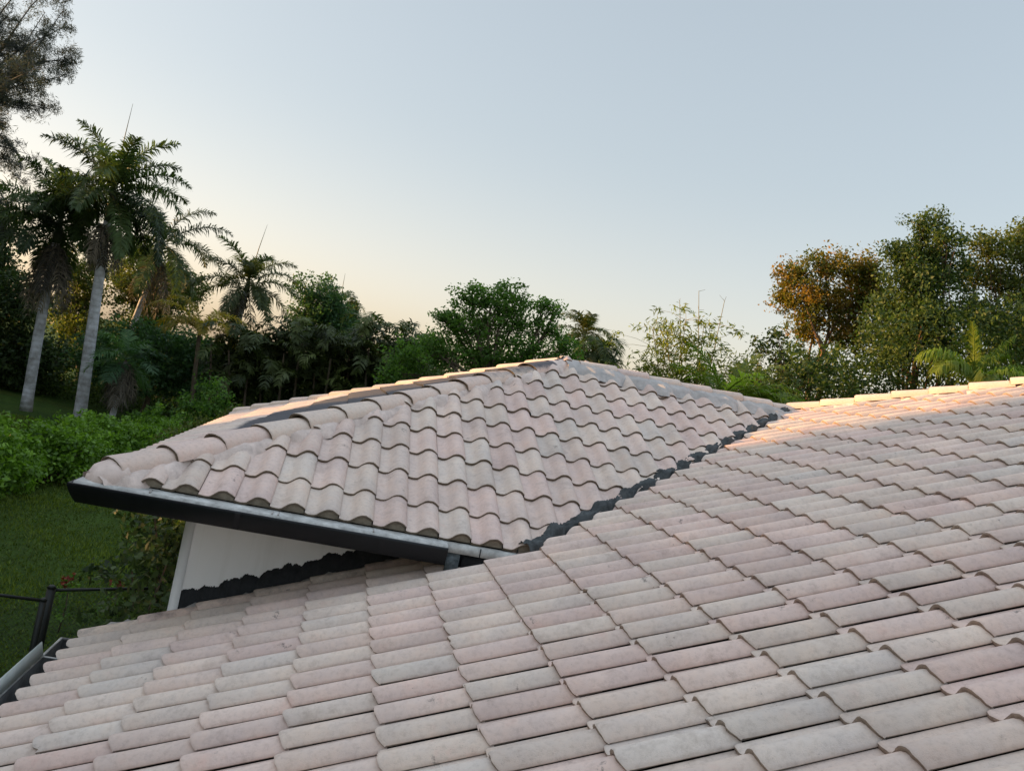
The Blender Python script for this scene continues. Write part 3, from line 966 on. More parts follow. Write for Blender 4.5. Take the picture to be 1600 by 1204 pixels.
def broad_tree(name, label, cat, base, lobes_px, D, mat, bark, leaf=0.20, density=9, nper=26, spread=0.55, trunk_r=0.25,
               fork=0.45, seed=1, group=None, tipmix=None, aspect=0.55, depth=0.85, trunks=1, flat=0.75, twigs=True, upbias=0.5, hollow=2.4):
    r = np.random.default_rng(seed)
    root = thing(name, base, label, cat, group)
    k = D/F_PX
    lobes = []
    for lb in lobes_px:
        px, py, rx, ry = lb[:4]
        dd = lb[4] if len(lb) > 4 else r.normal(0, 0.35)*rx*k
        c = np.array(at(px, py, D+dd))
        lobes.append((c, (rx*k, max(rx, ry)*k*depth, ry*k)))
    cl, own = lobe_clumps(lobes, density, r, hollow)
    V, F, A = leaf_cloud(cl, nper, spread, leaf, aspect, seed+1, upbias, flat)
    if tipmix is not None:
        A[:, 2] = np.clip(np.repeat(r.normal(tipmix, 0.33, len(cl)), nper*4)+r.normal(0, 0.08, len(A)), 0, 0.95)
    crown = obj('crown', np_mesh('crown', V, F, mat, A)); adopt(crown, root)
    mb = MB()
    base = np.array(base)
    mid = np.mean([c for c, _ in lobes], axis=0)
    for t in range(trunks):
        b0 = base+np.array([r.normal(0, 0.5), r.normal(0, 0.5), -0.1]) if trunks > 1 else base+np.array([0, 0, -0.1])
        top = base+(mid-base)*fork*r.uniform(0.9, 1.25) + np.array([r.normal(0, 0.4), r.normal(0, 0.4), 0])*(trunks > 1)
        p = limb_path(b0, top, r, 0.05, 8)
        mb.tube(p, list(np.linspace(trunk_r*1.2, trunk_r*0.7, 8)), 8)
        for li, (c, rad) in enumerate(lobes):
            if trunks > 1 and li % trunks != t: continue
            q = limb_path(top, c, r, 0.12, 7)
            mb.tube(q, list(np.linspace(trunk_r*0.42, trunk_r*0.10, 7)), 6)
            if twigs:
                sel = np.where(own == li)[0]
                for s_ in sel[::max(1, len(sel)//10)]:
                    st = q[r.integers(3, 7)]
                    mb.tube(limb_path(st, cl[s_], r, 0.1, 4), list(np.linspace(trunk_r*0.09, trunk_r*0.02, 4)), 4, cap=False)
    mb.build('trunk', bark, root, smooth=True)
    return root

def frond(r, base, az, el, L, droop, leaf, nleaf=34, width=0.045, plume=0.35, tipc=0.0, val=None, hang=0.25):
    """one pinnate frond -> leaflet verts/faces/attr and rachis points"""
    n = 12
    pts = [np.array(base, dtype=float)]
    e = el; a = az
    step = L/n
    for i in range(n):
        d = np.array([math.sin(a)*math.cos(e), math.cos(a)*math.cos(e), math.sin(e)])
        pts.append(pts[-1]+d*step)
        e -= droop/n*(0.5+1.2*i/n)
        a += r.normal(0, 0.02)
    pts = np.array(pts)
    V = []; F = []; A = []
    v0 = r.random() if val is None else val
    for i in range(nleaf):
        t = 0.12+0.88*(i+r.random()*0.6)/nleaf
        f = min(t*n, n-0.001); k = int(f); p = pts[k]*(1-(f-k))+pts[k+1]*(f-k)
        d = unit(pts[k+1]-pts[k])
        side = unit(np.cross(d, np.array([0, 0, 1.0])+r.normal(0, 0.02, 3)))
        upv = np.cross(side, d)
        ll = leaf*(math.sin(math.pi*min(1, 0.12+t*0.86))**0.6)*r.uniform(0.8, 1.1)+0.04
        for s_ in (-1, 1):
            o = unit(side*s_*1.0 + d*(0.45+0.5*t) + upv*(plume*r.normal(0.3, 0.8)))
            m_ = p+o*ll*0.5; tip = p+o*ll*0.93-np.array([0, 0, hang*ll*(0.5+r.random())])
            wv = unit(np.cross(o, upv))*width*0.5
            b = len(V)
            V += [p-wv*0.6, p+wv*0.6, m_+wv, m_-wv, tip]
            F += [(b, b+1, b+2, b+3), (b+3, b+2, b+4, b+4)]
            c = np.clip(v0*0.6+r.random()*0.4, 0, 1)
            A += [(c, v0, tipc*r.random(), 1)]*4+[(c, v0, tipc*min(1, r.random()+0.4), 1)]
    return np.array(V), np.array(F), np.array(A), pts

def fronds_mesh(specs, r, mat, name, root, rach=0.022, rmat=None):
    V = []; F4 = []; F3 = []; A = []; b = 0
    mb = MB()
    for sp in specs:
        v, f, a, pts = frond(r, **sp)
        V.append(v); A.append(a)
        q = f[0::2]+b; t = f[1::2][:, :3]+b
        F4.append(q); F3.append(t); b += len(v)
        mb.tube(pts, list(np.linspace(rach*1.3, rach*0.3, len(pts))), 4, cap=False)
    n = b
    V.append(np.array(mb.v)); A.append(np.tile([0.45, 0.5, 0.15, 1.0], (len(mb.v), 1)))
    F4.append(np.array(mb.f4)+n)
    me = np_mesh(name, np.concatenate(V), [np.concatenate(F4), np.concatenate(F3)], mat, np.concatenate(A))
    o = obj(name, me); adopt(o, root)
    return o

def palm(name, label, base, top, R_, L=2.9, n=17, dead=7, seed=1, mat=None, trunk=0.27, spear=True, shaft=1.1, group=None, leaf=0.62,
         tipc=0.0, el_lo=-0.55, el_hi=1.35, cat='palm tree', width=0.05, trunk_mat=None, droop=1.5, nleaf=34, dead_len=0.85, plume=0.35):
    r = np.random.default_rng(seed)
    root = thing(name, base, label, cat, group)
    base = Vector(base); top = Vector(top)
    H_ = (top-base).length
    mb = MB()
    k = 12
    pts = []; rad = []
    for i in range(k+1):
        t = i/k
        pts.append(base.lerp(top, t) + Vector((math.sin(t*3.0+seed), math.cos(t*2.3+seed), 0))*0.05*trunk/0.27)
        rad.append(trunk*(1.25-0.45*t+0.18*math.exp(-((t-0.0)/0.06)**2)+0.08*math.sin(math.pi*t)))
    mb.tube(pts, rad, 14)
    mb.build('trunk', trunk_mat or M_PALMT, root, smooth=True)
    ax = (top-base).normalized()
    hub = top + ax*shaft
    if shaft > 0.3:
        mb = MB(); mb.tube([top-ax*0.05, top+ax*shaft*0.3, hub], [trunk*0.95, trunk*1.0, trunk*0.45], 12)
        mb.build('crownshaft', M_SHAFT, root, smooth=True)
    specs = []
    for i in range(n):
        u = (i+0.5)/n
        el = el_hi+(el_lo-el_hi)*u**0.9
        specs.append(dict(base=hub+Vector((r.normal(0, .05), r.normal(0, .05), -0.25*u)), az=i*2.399+seed+r.normal(0, 0.15), el=el+r.normal(0, 0.08),
                          L=L*r.uniform(0.85, 1.1)*(0.85+0.15*math.sin(math.pi*u)), droop=droop*r.uniform(0.75, 1.2), leaf=leaf, nleaf=nleaf, width=width, plume=plume, tipc=tipc))
    fronds_mesh(specs, r, mat or L_PALM, 'crown', root, rach=0.02*L/2.9)
    if dead:
        specs = []
        for i in range(dead):
            specs.append(dict(base=top+ax*0.15+Vector((0, 0, -0.1*r.random())), az=i*2.4+seed*1.7+r.normal(0, 0.3), el=r.uniform(-1.25, -0.9), L=L*dead_len*r.uniform(0.7, 1.1),
                              droop=0.55, leaf=leaf*0.8, nleaf=22, width=width*0.9, plume=0.8, hang=0.7))
        fronds_mesh(specs, r, L_DEAD, 'dead_fronds', root, rach=0.02)
    if spear:
        mb = MB(); mb.tube([hub-ax*0.1, hub+ax*L*0.55+Vector((0.10, 0, 0)), hub+ax*L*0.95+Vector((0.22, 0, 0))], [0.035, 0.02, 0.006], 5)
        mb.build('spear_leaf', M_SHAFT, root)
    return root

def shrub(name, label, cat, base, lobes, mat, leaf, density, nper, spread, seed, group=None, aspect=0.55, stems=True, flat=0.8, hollow=2.6, upbias=0.6):
    """lobes in metres relative to base"""
    r = np.random.default_rng(seed)
    root = thing(name, base, label, cat, group)
    base = np.array(base)
    lb = [(base+np.array(c), rad) for c, rad in lobes]
    cl, own = lobe_clumps(lb, density/3.6, r, hollow)
    cl[:, 2] = np.maximum(cl[:, 2], GROUND+0.05)
    V, F, A = leaf_cloud(cl, nper, spread, leaf, aspect, seed+1, upbias, flat)
    adopt(obj('foliage', np_mesh('foliage', V, F, mat, A)), root)
    if stems:
        for (c, rad) in lb:
            for q in range(3):
                mb = MB()
                e = c+r.normal(0, 0.35, 3)*np.array(rad)
                g = np.array([c[0]+r.normal(0, 0.2), c[1]+r.normal(0, 0.2), base[2]])
                mb.tube(limb_path(g, e, r, 0.1, 5), list(np.linspace(0.03, 0.01, 5)), 5, cap=False)
                mb.build('stem', M_BARK, root)
    return root

# --- the two tall royal palms on the lawn, and the palms round them
def pb(px, py, D):
    p = at(px, py, D); return (p.x, p.y, GROUND)
PG = 'tall palms beyond the lawn'
palm('royal_palm', 'royal palm leftmost on the lawn, brown dead fronds hanging down its pale trunk',
     pb(38, 652, 36.5), at(88, 378, 36.5), 0, L=3.7, n=26, dead=18, seed=3, trunk=0.18, shaft=1.0, group=PG, dead_len=0.85, spear=False, leaf=0.66, width=0.062, nleaf=95, droop=1.3, plume=0.75, el_lo=-0.5)
palm('royal_palm', 'tallest royal palm, straight pale trunk behind the bright hedge, bare spear on top',
     pb(121, 664, 35.0), at(170, 346, 35.0), 0, L=3.7, n=27, dead=9, seed=8, trunk=0.19, shaft=1.3, group=PG, dead_len=0.6, leaf=0.68, width=0.062, nleaf=95, droop=1.25, plume=0.75, el_lo=-0.5)
palm('royal_palm', 'slender palm right of the two tall palms, dark crown drooping towards the open sky',
     pb(160, 640, 47), at(247, 400, 47), 0, L=3.9, n=18, dead=9, seed=5, trunk=0.15, shaft=0.8, group=PG, spear=False, droop=1.6, leaf=0.72, width=0.062, nleaf=80, plume=0.7)
palm('thatch_palm', 'small palm with a grey skirt of dead fronds on a thin leaning trunk',
     pb(171, 664, 34), at(196, 566, 34), 0, L=1.7, n=16, dead=16, seed=12, trunk=0.10, shaft=0.2, leaf=0.55, spear=False, mat=L_BLUEG, dead_len=1.15, droop=1.2, nleaf=26)
palm('royal_palm', 'single palm standing over the dark hedge, leaning trunk and a thin spear against the sky',
     pb(348, 600, 41), at(385, 455, 41), 0, L=2.9, n=17, dead=4, seed=14, trunk=0.13, shaft=0.5, group=PG, leaf=0.58, width=0.055, tipc=0.15, nleaf=80, droop=1.35, plume=0.65, el_lo=-0.5)
palm('royal_palm', 'small far palm with a yellowing frond, right of the big round tree',
     pb(905, 640, 46), at(912, 535, 46), 0, L=2.0, n=18, dead=2, seed=17, trunk=0.10, shaft=0.6, group=PG, leaf=0.6, tipc=0.35, spear=False, nleaf=50)
palm('weeping_palm', 'low palm with hanging fronds just behind the roof peak',
     pb(938, 660, 43), at(940, 548, 43), 0, L=1.7, n=18, dead=0, seed=19, trunk=0.09, shaft=0.1, leaf=0.75, el_lo=-0.3, el_hi=1.1, droop=2.4, spear=False)
palm('royal_palm', 'palm top peeping out right of the rounded deep green tree', pb(530, 660, 56), at(532, 487, 56), 0, L=2.0, n=12, dead=0, seed=23, trunk=0.14, shaft=0.6, leaf=0.5, group=PG)

def frond_plant(name, label, base, hub, specs, seed, mat, cat='palm', stems=()):
    r = np.random.default_rng(seed)
    root = thing(name, base, label, cat)
    hub = np.array(hub)
    fronds_mesh([dict(base=hub+r.normal(0, 0.06, 3), **s) for s in specs], r, mat, 'fronds', root)
    mb = MB()
    mb.tube([np.array(base), np.array(base)*0.4+hub*0.6, hub], [0.12, 0.10, 0.08], 8)
    mb.build('trunk', M_BARK, root, smooth=True)
    return root

# yellow-green arching fronds in front of the thicket (left), seen against the light
rr = random.Random(4)
frond_plant('areca_palm', 'yellow-green arching fronds glowing left of the single palm', pb(312, 600, 37.5), at(312, 518, 37.5),
            [dict(az=a, el=e, L=l*1.0, droop=2.0, leaf=0.55, nleaf=46, width=0.05, tipc=0.7) for a, e, l in
             ((-1.9, 1.0, 2.7), (-1.2, 1.25, 2.6), (1.6, 1.1, 2.4), (2.2, 0.8, 2.0), (-2.3, 0.6, 2.0), (0.4, 1.2, 2.3), (2.9, 0.7, 1.8), (1.2, 0.5, 1.9), (-1.5, 0.7, 2.2), (3.6, 0.9, 1.7))], 41, L_YEL)
frond_plant('coconut_palm', 'yellow-tipped palm fronds fanning up behind the wing ridge, beside the bamboo', pb(1118, 720, 19), at(1128, 625, 19),
            [dict(az=a, el=e, L=l, droop=dr, leaf=0.42, nleaf=30, width=0.045, tipc=tc) for a, e, l, dr, tc in
             ((1.55, 0.95, 1.9, 0.8, 0.9), (1.9, 0.6, 1.7, 0.9, 0.5), (1.3, 1.25, 1.5, 0.7, 0.3), (-1.6, 1.1, 1.5, 0.8, 0.1), (-1.2, 0.8, 1.4, 0.9, 0.1), (2.4, 0.5, 1.6, 1.2, 0.3), (2.9, 0.8, 1.3, 1.0, 0.1), (1.6, 0.25, 1.8, 0.9, 0.2), (0.2, 0.7, 1.6, 1.0, 0.1))], 43, L_LIME)
frond_plant('coconut_palm', 'low green palm fronds behind the main roof hip, below the tall dark trees', pb(1190, 730, 20), at(1185, 640, 20),
            [dict(az=a, el=e, L=l, droop=1.3, leaf=0.42, nleaf=28, width=0.05, tipc=0.15) for a, e, l in
             ((1.5, 0.9, 1.1), (-1.5, 0.9, 1.0), (2.5, 0.7, 1.2), (0.5, 0.9, 1.2), (-2.6, 0.8, 1.1), (3.3, 1.0, 1.0))], 44, L_LIME)
frond_plant('fishtail_palm', 'bright green palm with an upright young frond in front of the dark trees at right', pb(1532, 760, 22), at(1520, 600, 22),
            [dict(az=a, el=e, L=l, droop=dr, leaf=0.42, nleaf=70, width=0.035, hang=0.7, tipc=tc) for a, e, l, dr, tc in
             ((-1.57, 1.42, 1.55, 0.25, 0.2), (2.2, 1.30, 1.5, 0.5, 0.15), (1.2, 1.15, 2.0, 1.5, 0.1), (1.8, 0.95, 1.9, 1.9, 0.1), (-1.5, 1.0, 1.9, 2.0, 0.25), (-1.9, 0.7, 1.6, 1.9, 0.3), (2.6, 0.8, 1.7, 2.0, 0.2), (0.3, 1.0, 1.6, 1.6, 0.0), (-2.7, 0.7, 1.5, 1.8, 0.35), (3.3, 0.5, 1.4, 1.6, 0.35))], 45, L_LIME)

# --- broadleaf trees
broad_tree('round_tree', 'rounded deep green tree against the pale sky, behind the dark hedge', 'tree', pb(505, 660, 50),
           [(500, 462, 40, 32), (478, 490, 28, 34), (528, 490, 30, 32), (505, 505, 50, 36), (535, 520, 26, 26), (470, 520, 20, 30)], 50, L_BLUEG, M_BARK, leaf=0.20, density=10, nper=26, spread=0.55, trunk_r=0.28, seed=51)
broad_tree('cypress', 'narrow dark column tree right of the rounded tree', 'tree', pb(552, 660, 52),
           [(551, 490, 7, 22), (553, 510, 8, 22), (549, 475, 4, 12)], 52, L_DARK, M_BARK, leaf=0.14, density=30, nper=30, spread=0.28, trunk_r=0.1, seed=52)
broad_tree('spreading_tree', 'big spreading green tree in the middle, rising over the wing roof', 'tree', pb(780, 700, 33),
           [(770, 468, 40, 30), (738, 462, 26, 20), (800, 462, 28, 26), (712, 500, 28, 24), (690, 497, 18, 14), (748, 505, 55, 40), (805, 505, 40, 38), (846, 478, 24, 20), (868, 486, 16, 16), (858, 515, 24, 22),
            (690, 545, 50, 32), (640, 560, 36, 26), (760, 556, 80, 36), (838, 552, 50, 34), (885, 548, 32, 24), (610, 585, 26, 18)], 33, L_MID, M_BARK, leaf=0.14, density=12, nper=30, spread=0.38, trunk_r=0.22, seed=53, fork=0.55, hollow=2.0)
broad_tree('sunlit_tree', 'tree with sunlit orange crown and reddish trunks, left end of the right-hand trees', 'tree', pb(1295, 700, 27),
           [(1245, 430, 30, 24), (1300, 415, 38, 28), (1350, 420, 32, 30), (1228, 465, 26, 26), (1275, 470, 46, 36), (1330, 475, 46, 40), (1262, 510, 34, 26), (1330, 525, 36, 26), (1366, 450, 26, 40)], 27, L_SUNLIT, M_PBARK,
           leaf=0.11, density=26, nper=34, spread=0.34, trunk_r=0.12, tipmix=0.30, seed=54, trunks=3, fork=0.62)
broad_tree('tall_tree', 'tallest dark tree at right, its crown top standing over its neighbours', 'tree', pb(1440, 740, 25.5),
           [(1448, 352, 32, 28), (1480, 372, 22, 24), (1408, 398, 32, 26), (1450, 400, 40, 34), (1425, 440, 50, 36), (1480, 430, 36, 40), (1395, 480, 36, 34), (1450, 490, 56, 36), (1400, 540, 50, 36), (1470, 545, 50, 34)], 25.5, L_DEEP, M_PBARK,
           leaf=0.11, density=24, nper=34, spread=0.36, trunk_r=0.14, seed=55, fork=0.55, hollow=2.0)
broad_tree('leafy_tree', 'dense olive tree cut by the right edge of the photo', 'tree', pb(1580, 760, 26.5),
           [(1540, 385, 34, 26), (1590, 390, 34, 34), (1630, 370, 46, 44), (1520, 430, 34, 36), (1570, 440, 44, 36), (1640, 450, 60, 50), (1545, 500, 50, 36), (1610, 520, 60, 44), (1660, 560, 60, 50)], 26.5, L_OLIVE, M_BARK,
           leaf=0.11, density=22, nper=34, spread=0.38, trunk_r=0.14, seed=56, fork=0.5, hollow=2.0)
broad_tree('shrubby_tree', 'low ragged tree filling the gap under the sunlit orange crown', 'tree', pb(1215, 720, 24),
           [(1190, 545, 20, 22), (1215, 530, 18, 22), (1225, 570, 30, 30), (1262, 585, 26, 26)], 24, L_DARK, M_BARK, leaf=0.12, density=16, nper=20, spread=0.3, trunk_r=0.08, seed=57, hollow=1.8)
# left side
broad_tree('shade_tree', 'broad dark tree behind the leftmost palm trunk', 'tree', pb(-30, 640, 44),
           [(-20, 350, 60, 40), (-60, 420, 80, 70), (20, 470, 56, 46), (10, 540, 60, 46), (60, 560, 50, 44), (-60, 540, 80, 70), (-10, 410, 40, 36)], 44, L_DARK, M_BARK, leaf=0.24, density=8, nper=26, spread=0.7, trunk_r=0.35, seed=58)
broad_tree('backlit_tree', 'yellow-green backlit tree between the two tall palm trunks', 'tree', pb(118, 640, 52),
           [(118, 420, 34, 30), (135, 460, 34, 36), (105, 480, 36, 36), (130, 520, 44, 40), (95, 400, 18, 20)], 52, L_OLIVE, M_BARK, leaf=0.2, density=10, nper=24, spread=0.55, trunk_r=0.2, seed=59)
broad_tree('glossy_tree', 'leafy tree catching light behind the slender palm', 'tree', pb(250, 640, 54),
           [(215, 400, 26, 24), (235, 430, 40, 34), (275, 450, 34, 30), (205, 460, 36, 36), (250, 480, 46, 36), (300, 452, 28, 26), (225, 520, 46, 36), (185, 425, 22, 24)], 54, L_OLIVE, M_BARK, leaf=0.2, density=10, nper=25, spread=0.5, trunk_r=0.2, seed=60)
broad_tree('jungle_tree', 'low dark tree behind the skirted palm', 'tree', pb(220, 650, 42),
           [(225, 530, 44, 36), (275, 545, 44, 40), (150, 560, 44, 46), (240, 585, 60, 36), (300, 590, 36, 40), (320, 555, 34, 30)], 42, L_BLUEG, M_BARK, leaf=0.2, density=10, nper=25, spread=0.5, trunk_r=0.15, seed=61)

# casuarina whose feathery boughs hang in at the top left
def casuarina():
    r = np.random.default_rng(71)
    D = 40.0
    base = pb(-150, 640, D)
    root = thing('feathery_tree', base, 'feathery grey-green tree leaning in at the top left corner', 'tree')
    top = at(-90, 130, D)
    mb = MB()
    p = limb_path(np.array(base)-np.array([0, 0, 0.1]), np.array(top), r, 0.02, 9)
    mb.tube(p, list(np.linspace(0.55, 0.25, 9)), 9)
    cl = []
    ends = [(30, 62), (60, 60), (95, 45), (112, 92), (95, 120), (62, 105), (25, 110), (70, 20), (20, 15), (100, 15), (40, 160), (75, 170), (10, 150), (-10, 40), (-30, 100), (-20, 180), (5, 190), (60, 140), (120, 100),
            (15, 250), (40, 240), (-20, 260), (30, 280), (-60, 40), (-60, 220), (-90, 60), (-120, 130), (-160, 90), (-150, 200), (-40, 0), (40, -30), (-100, -40), (80, -20), (-20, -60), (10, 320), (-30, 330), (5, 355)]
    for (x, y) in ends:
        e = np.array(at(x, y, D+r.normal(0, 1.6)))
        st = np.array(p[r.integers(4, 9)] if y > 200 else p[r.integers(6, 9)])
        q = limb_path(st, e, r, 0.10, 9)
        mb.tube(q, list(np.linspace(0.085, 0.012, 9)), 5, cap=False)
        for j in range(20):
            s = q[r.integers(3, 9)]
            c = s + unit(r.normal(0, 1, 3))*np.array([1, 1, 0.8])*r.uniform(0.2, 0.75)
            mb.tube(limb_path(s, c, r, 0.15, 4), [0.016, 0.012, 0.009, 0.006], 3, cap=False)
            cl.append(c)
    mb.build('trunk', M_GBARK, root, smooth=True)
    V, F, A = leaf_cloud(np.array(cl), 120, 0.38, 0.23, 0.11, 72, -0.1, 0.9, droop=0.15)
    adopt(obj('crown', np_mesh('crown', V, F, L_FINE, A)), root)
casuarina()

# bamboo: thin culms, sprays of narrow leaves, bare whips above
def bamboo():
    r = np.random.default_rng(81)
    D = 22.0
    base = pb(1075, 740, D)
    root = thing('bamboo', base, 'airy yellow-green bamboo with bare whips above its leaves, behind the wing ridge', 'bamboo')
    cl = []; M_CULM = plain('bamboo_culm', (0.20, 0.17, 0.05), 0.5, 0.2, 3, bmp=0)
    culms = [(1062, 470, 1), (1092, 455, 1), (1040, 500, 1), (1132, 470, 1), (1020, 515, 0), (1072, 500, 0), (1100, 505, 0), (1120, 530, 0), (1045, 520, 0), (1030, 590, 0), (1090, 560, 0), (1140, 560, 0), (1060, 545, 0)]
    for (x, y, whip) in culms:
        mb = MB()
        t = np.array(at(x, y, D+r.normal(0, 0.5)))
        b = np.array(base)+np.append(r.normal(0, 0.5, 2), 0)
        q = limb_path(b, t, r, 0.015, 14)
        mb.tube(q, list(np.linspace(0.030, 0.007, 14)), 5, cap=False)
        hi = 10 if whip else 14
        for j in range(7, 14):
            if j < hi:
                for _ in range(6):
                    e = q[j]+np.append(r.normal(0, 0.36, 2), r.normal(0.0, 0.15))
                    mb.tube([q[j], (q[j]+e)/2+np.array([0, 0, 0.05]), e], [0.006, 0.005, 0.003], 3, cap=False)
                    cl.append(e)
            else:
                for _ in range(2):
                    e = q[j]+np.append(r.normal(0, 0.08, 2), r.uniform(0.0, 0.12))
                    mb.tube([q[j], e], [0.006, 0.003], 3, cap=False)
        mb.build('culm', M_CULM, root)
    V, F, A = leaf_cloud(np.array(cl), 20, 0.26, 0.17, 0.22, 82, 0.6, 0.6, droop=0.2)
    adopt(obj('foliage', np_mesh('foliage', V, F, L_BAMB, A)), root)
bamboo()

# dark hedge of clumping palms, a long wall of hanging fronds
def dark_hedge():
    r = np.random.default_rng(91)
    D = 38.5
    root = thing('palm_hedge', pb(520, 660, D), 'long dark hedge of hanging fronds between the single palm and the big tree', 'hedge')
    specs = []
    for x in np.arange(345, 655, 8.0):
        for k in range(7):
            yy = 512+14*math.sin(x*0.05)+r.uniform(0, 90)*(k > 0)
            h = at(x+r.normal(0, 6), yy+14, D+r.uniform(-1.2, 1.2)+0.5*k*0)
            specs.append(dict(base=np.array(h), az=r.uniform(0, 6.28), el=r.uniform(0.4, 1.2), L=r.uniform(1.2, 2.0), droop=r.uniform(1.9, 2.8), leaf=0.5, nleaf=17, width=0.075, tipc=0.0))
    fronds_mesh(specs, r, leaf_material('hedge_frond', (0.032, 0.048, 0.016), (0.095, 0.125, 0.038), (0.12, 0.12, 0.04), 0.25), 'fronds', root, rach=0.02)
    for x in np.arange(335, 660, 26.0):
        mb = MB()
        b = pb(x+r.normal(0, 3), 640, D+r.normal(0, 0.8))
        t = at(x+r.normal(0, 6), 545+r.uniform(-10, 40), D+r.normal(0, 0.8))
        mb.tube(limb_path(b, np.array(t), r, 0.04, 5), [0.07, 0.065, 0.06, 0.05, 0.04], 6, cap=False)
        mb.build('stem', M_BARK, root)
    # inner foliage so the wall of leaves is dense
    cl = np.array([np.array(at(r.uniform(335, 660), r.uniform(530, 650), D+r.uniform(0.3, 2.0))) for _ in range(900)])
    V, F, A = leaf_cloud(cl, 16, 0.6, 0.34, 0.3, 92, 0.2, 1.0)
    adopt(obj('inner_leaves', np_mesh('inner_leaves', V, F, L_DARK, A)), root)
dark_hedge()

# undergrowth: the far mass under the trees that nobody could count
def undergrowth():
    r = np.random.default_rng(95)
    parts = []
    def band(n, x0, x1, ytop, y1, D, dd, nper, spread, size, seed):
        cl = []
        for _ in range(n):
            x = r.uniform(x0, x1)
            yt = ytop(x) if callable(ytop) else ytop
            cl.append(np.array(at(x, r.uniform(yt+8*math.sin(x*0.09)+6*math.sin(x*0.23), y1), D+r.uniform(*dd))))
        cl = np.array(cl); cl[:, 2] = np.maximum(cl[:, 2], GROUND+0.2)
        parts.append(leaf_cloud(cl, nper, spread, size, 0.5, seed, 0.3, 0.9))
    band(1900, -140, 700, 545, 660, 46, (-2.5, 5), 24, 0.7, 0.24, 96)
    band(700, -700, -100, 420, 640, 46, (-2, 4), 24, 0.8, 0.3, 97)
    band(800, 600, 960, 578, 700, 36, (-1, 4), 26, 0.6, 0.20, 98)
    band(2900, 1150, 1900, lambda x: 575 if x < 1225 else (548 if x < 1345 else 468), 740, 23.5, (-0.8, 4), 30, 0.42, 0.13, 99)
    V, F, A = join_clouds(parts)
    o = obj('undergrowth', np_mesh('undergrowth', V, F, L_DEEP, A))
    o['kind'] = 'stuff'; o['label'] = 'dark undergrowth under the trees'; o['category'] = 'undergrowth'
undergrowth()

# grass blades on the part of the lawn near the house, and a few fallen leaves
def grass():
    r = np.random.default_rng(131)
    n = 150000
    x = r.uniform(-13, -1.2, n); y = 9.5+28*r.random(n)**1.3
    k = (0.5+0.5*np.sin(x*1.3+np.sin(y*0.7)*2)*np.sin(y*0.9+x*0.4))
    keep = r.random(n) < 0.45+0.55*k
    x, y = x[keep], y[keep]; n = len(x)
    h = r.uniform(0.03, 0.085, n)*(0.7+0.6*k[keep]); a = r.uniform(0, 6.283, n); w = r.uniform(0.006, 0.012, n)*(1+y/25)
    dx, dy = np.cos(a), np.sin(a)
    lean = r.normal(0, 0.03, (n, 2))
    V = np.stack([np.stack([x-dx*w, y-dy*w, np.full(n, GROUND)], 1), np.stack([x+dx*w, y+dy*w, np.full(n, GROUND)], 1),
                  np.stack([x+lean[:, 0], y+lean[:, 1], GROUND+h], 1)], 1).reshape(-1, 3)
    A = np.zeros((n, 4)); A[:, 0] = r.random(n); A[:, 1] = np.clip(k[keep]+r.normal(0, 0.15, n), 0, 1); A[:, 3] = 1
    o = obj('grass', np_mesh('grass', V, np.arange(n*3).reshape(-1, 3), L_GRASS, np.repeat(A, 3, axis=0)))
    o['kind'] = 'stuff'; o['label'] = 'short grass of the lawn beside the house'; o['category'] = 'grass'
grass()

# the grove west of the house, which keeps the low sun off most of the roof
def grove():
    r = np.random.default_rng(97)
    cl = []; mb = MB()
    for y in np.arange(-14, 47, 2.6):
        x = -23+r.uniform(-1.5, 1.5)-(3 if y > 20 else 0)
        top = 9.0 if y < 17 else (1.0 if y < 20.8 else 6.0+r.normal(0, 0.6))
        mb.tube([(x, y, GROUND-0.1), (x+0.2, y, (top+GROUND)/2), (x, y, top-1)], [0.25, 0.2, 0.08], 8)
    for y0, y1, top, n in ((-16, 17.6, 9.2, 6500), (17.0, 21.2, 0.3, 600), (20.6, 48, 6.2, 3800)):
        for _ in range(n):
            x = -24+r.normal(0, 1.8)-(2 if y0 > 18 else 0)
            y = r.uniform(y0, y1); z = r.uniform(GROUND+0.2, top*r.uniform(0.82, 1.0) if top > 2 else top)
            if y1 < 18 and y+0.3255*x > 9.15+r.normal(0, 0.12): y -= 6*r.random()+1.2
            cl.append((x, y, z))
    V, F, A = leaf_cloud(np.array(cl), 20, 0.75, 0.40, 0.6, 98, 0.3, 0.9)
    g = mb.build('grove_trunks', M_BARK)
    o = obj('grove', np_mesh('grove', V, F, L_DARK, A))
    o['kind'] = 'stuff'; o['label'] = 'dense grove on the left beyond the lawn'; o['category'] = 'grove'
    g.parent = o
grove()

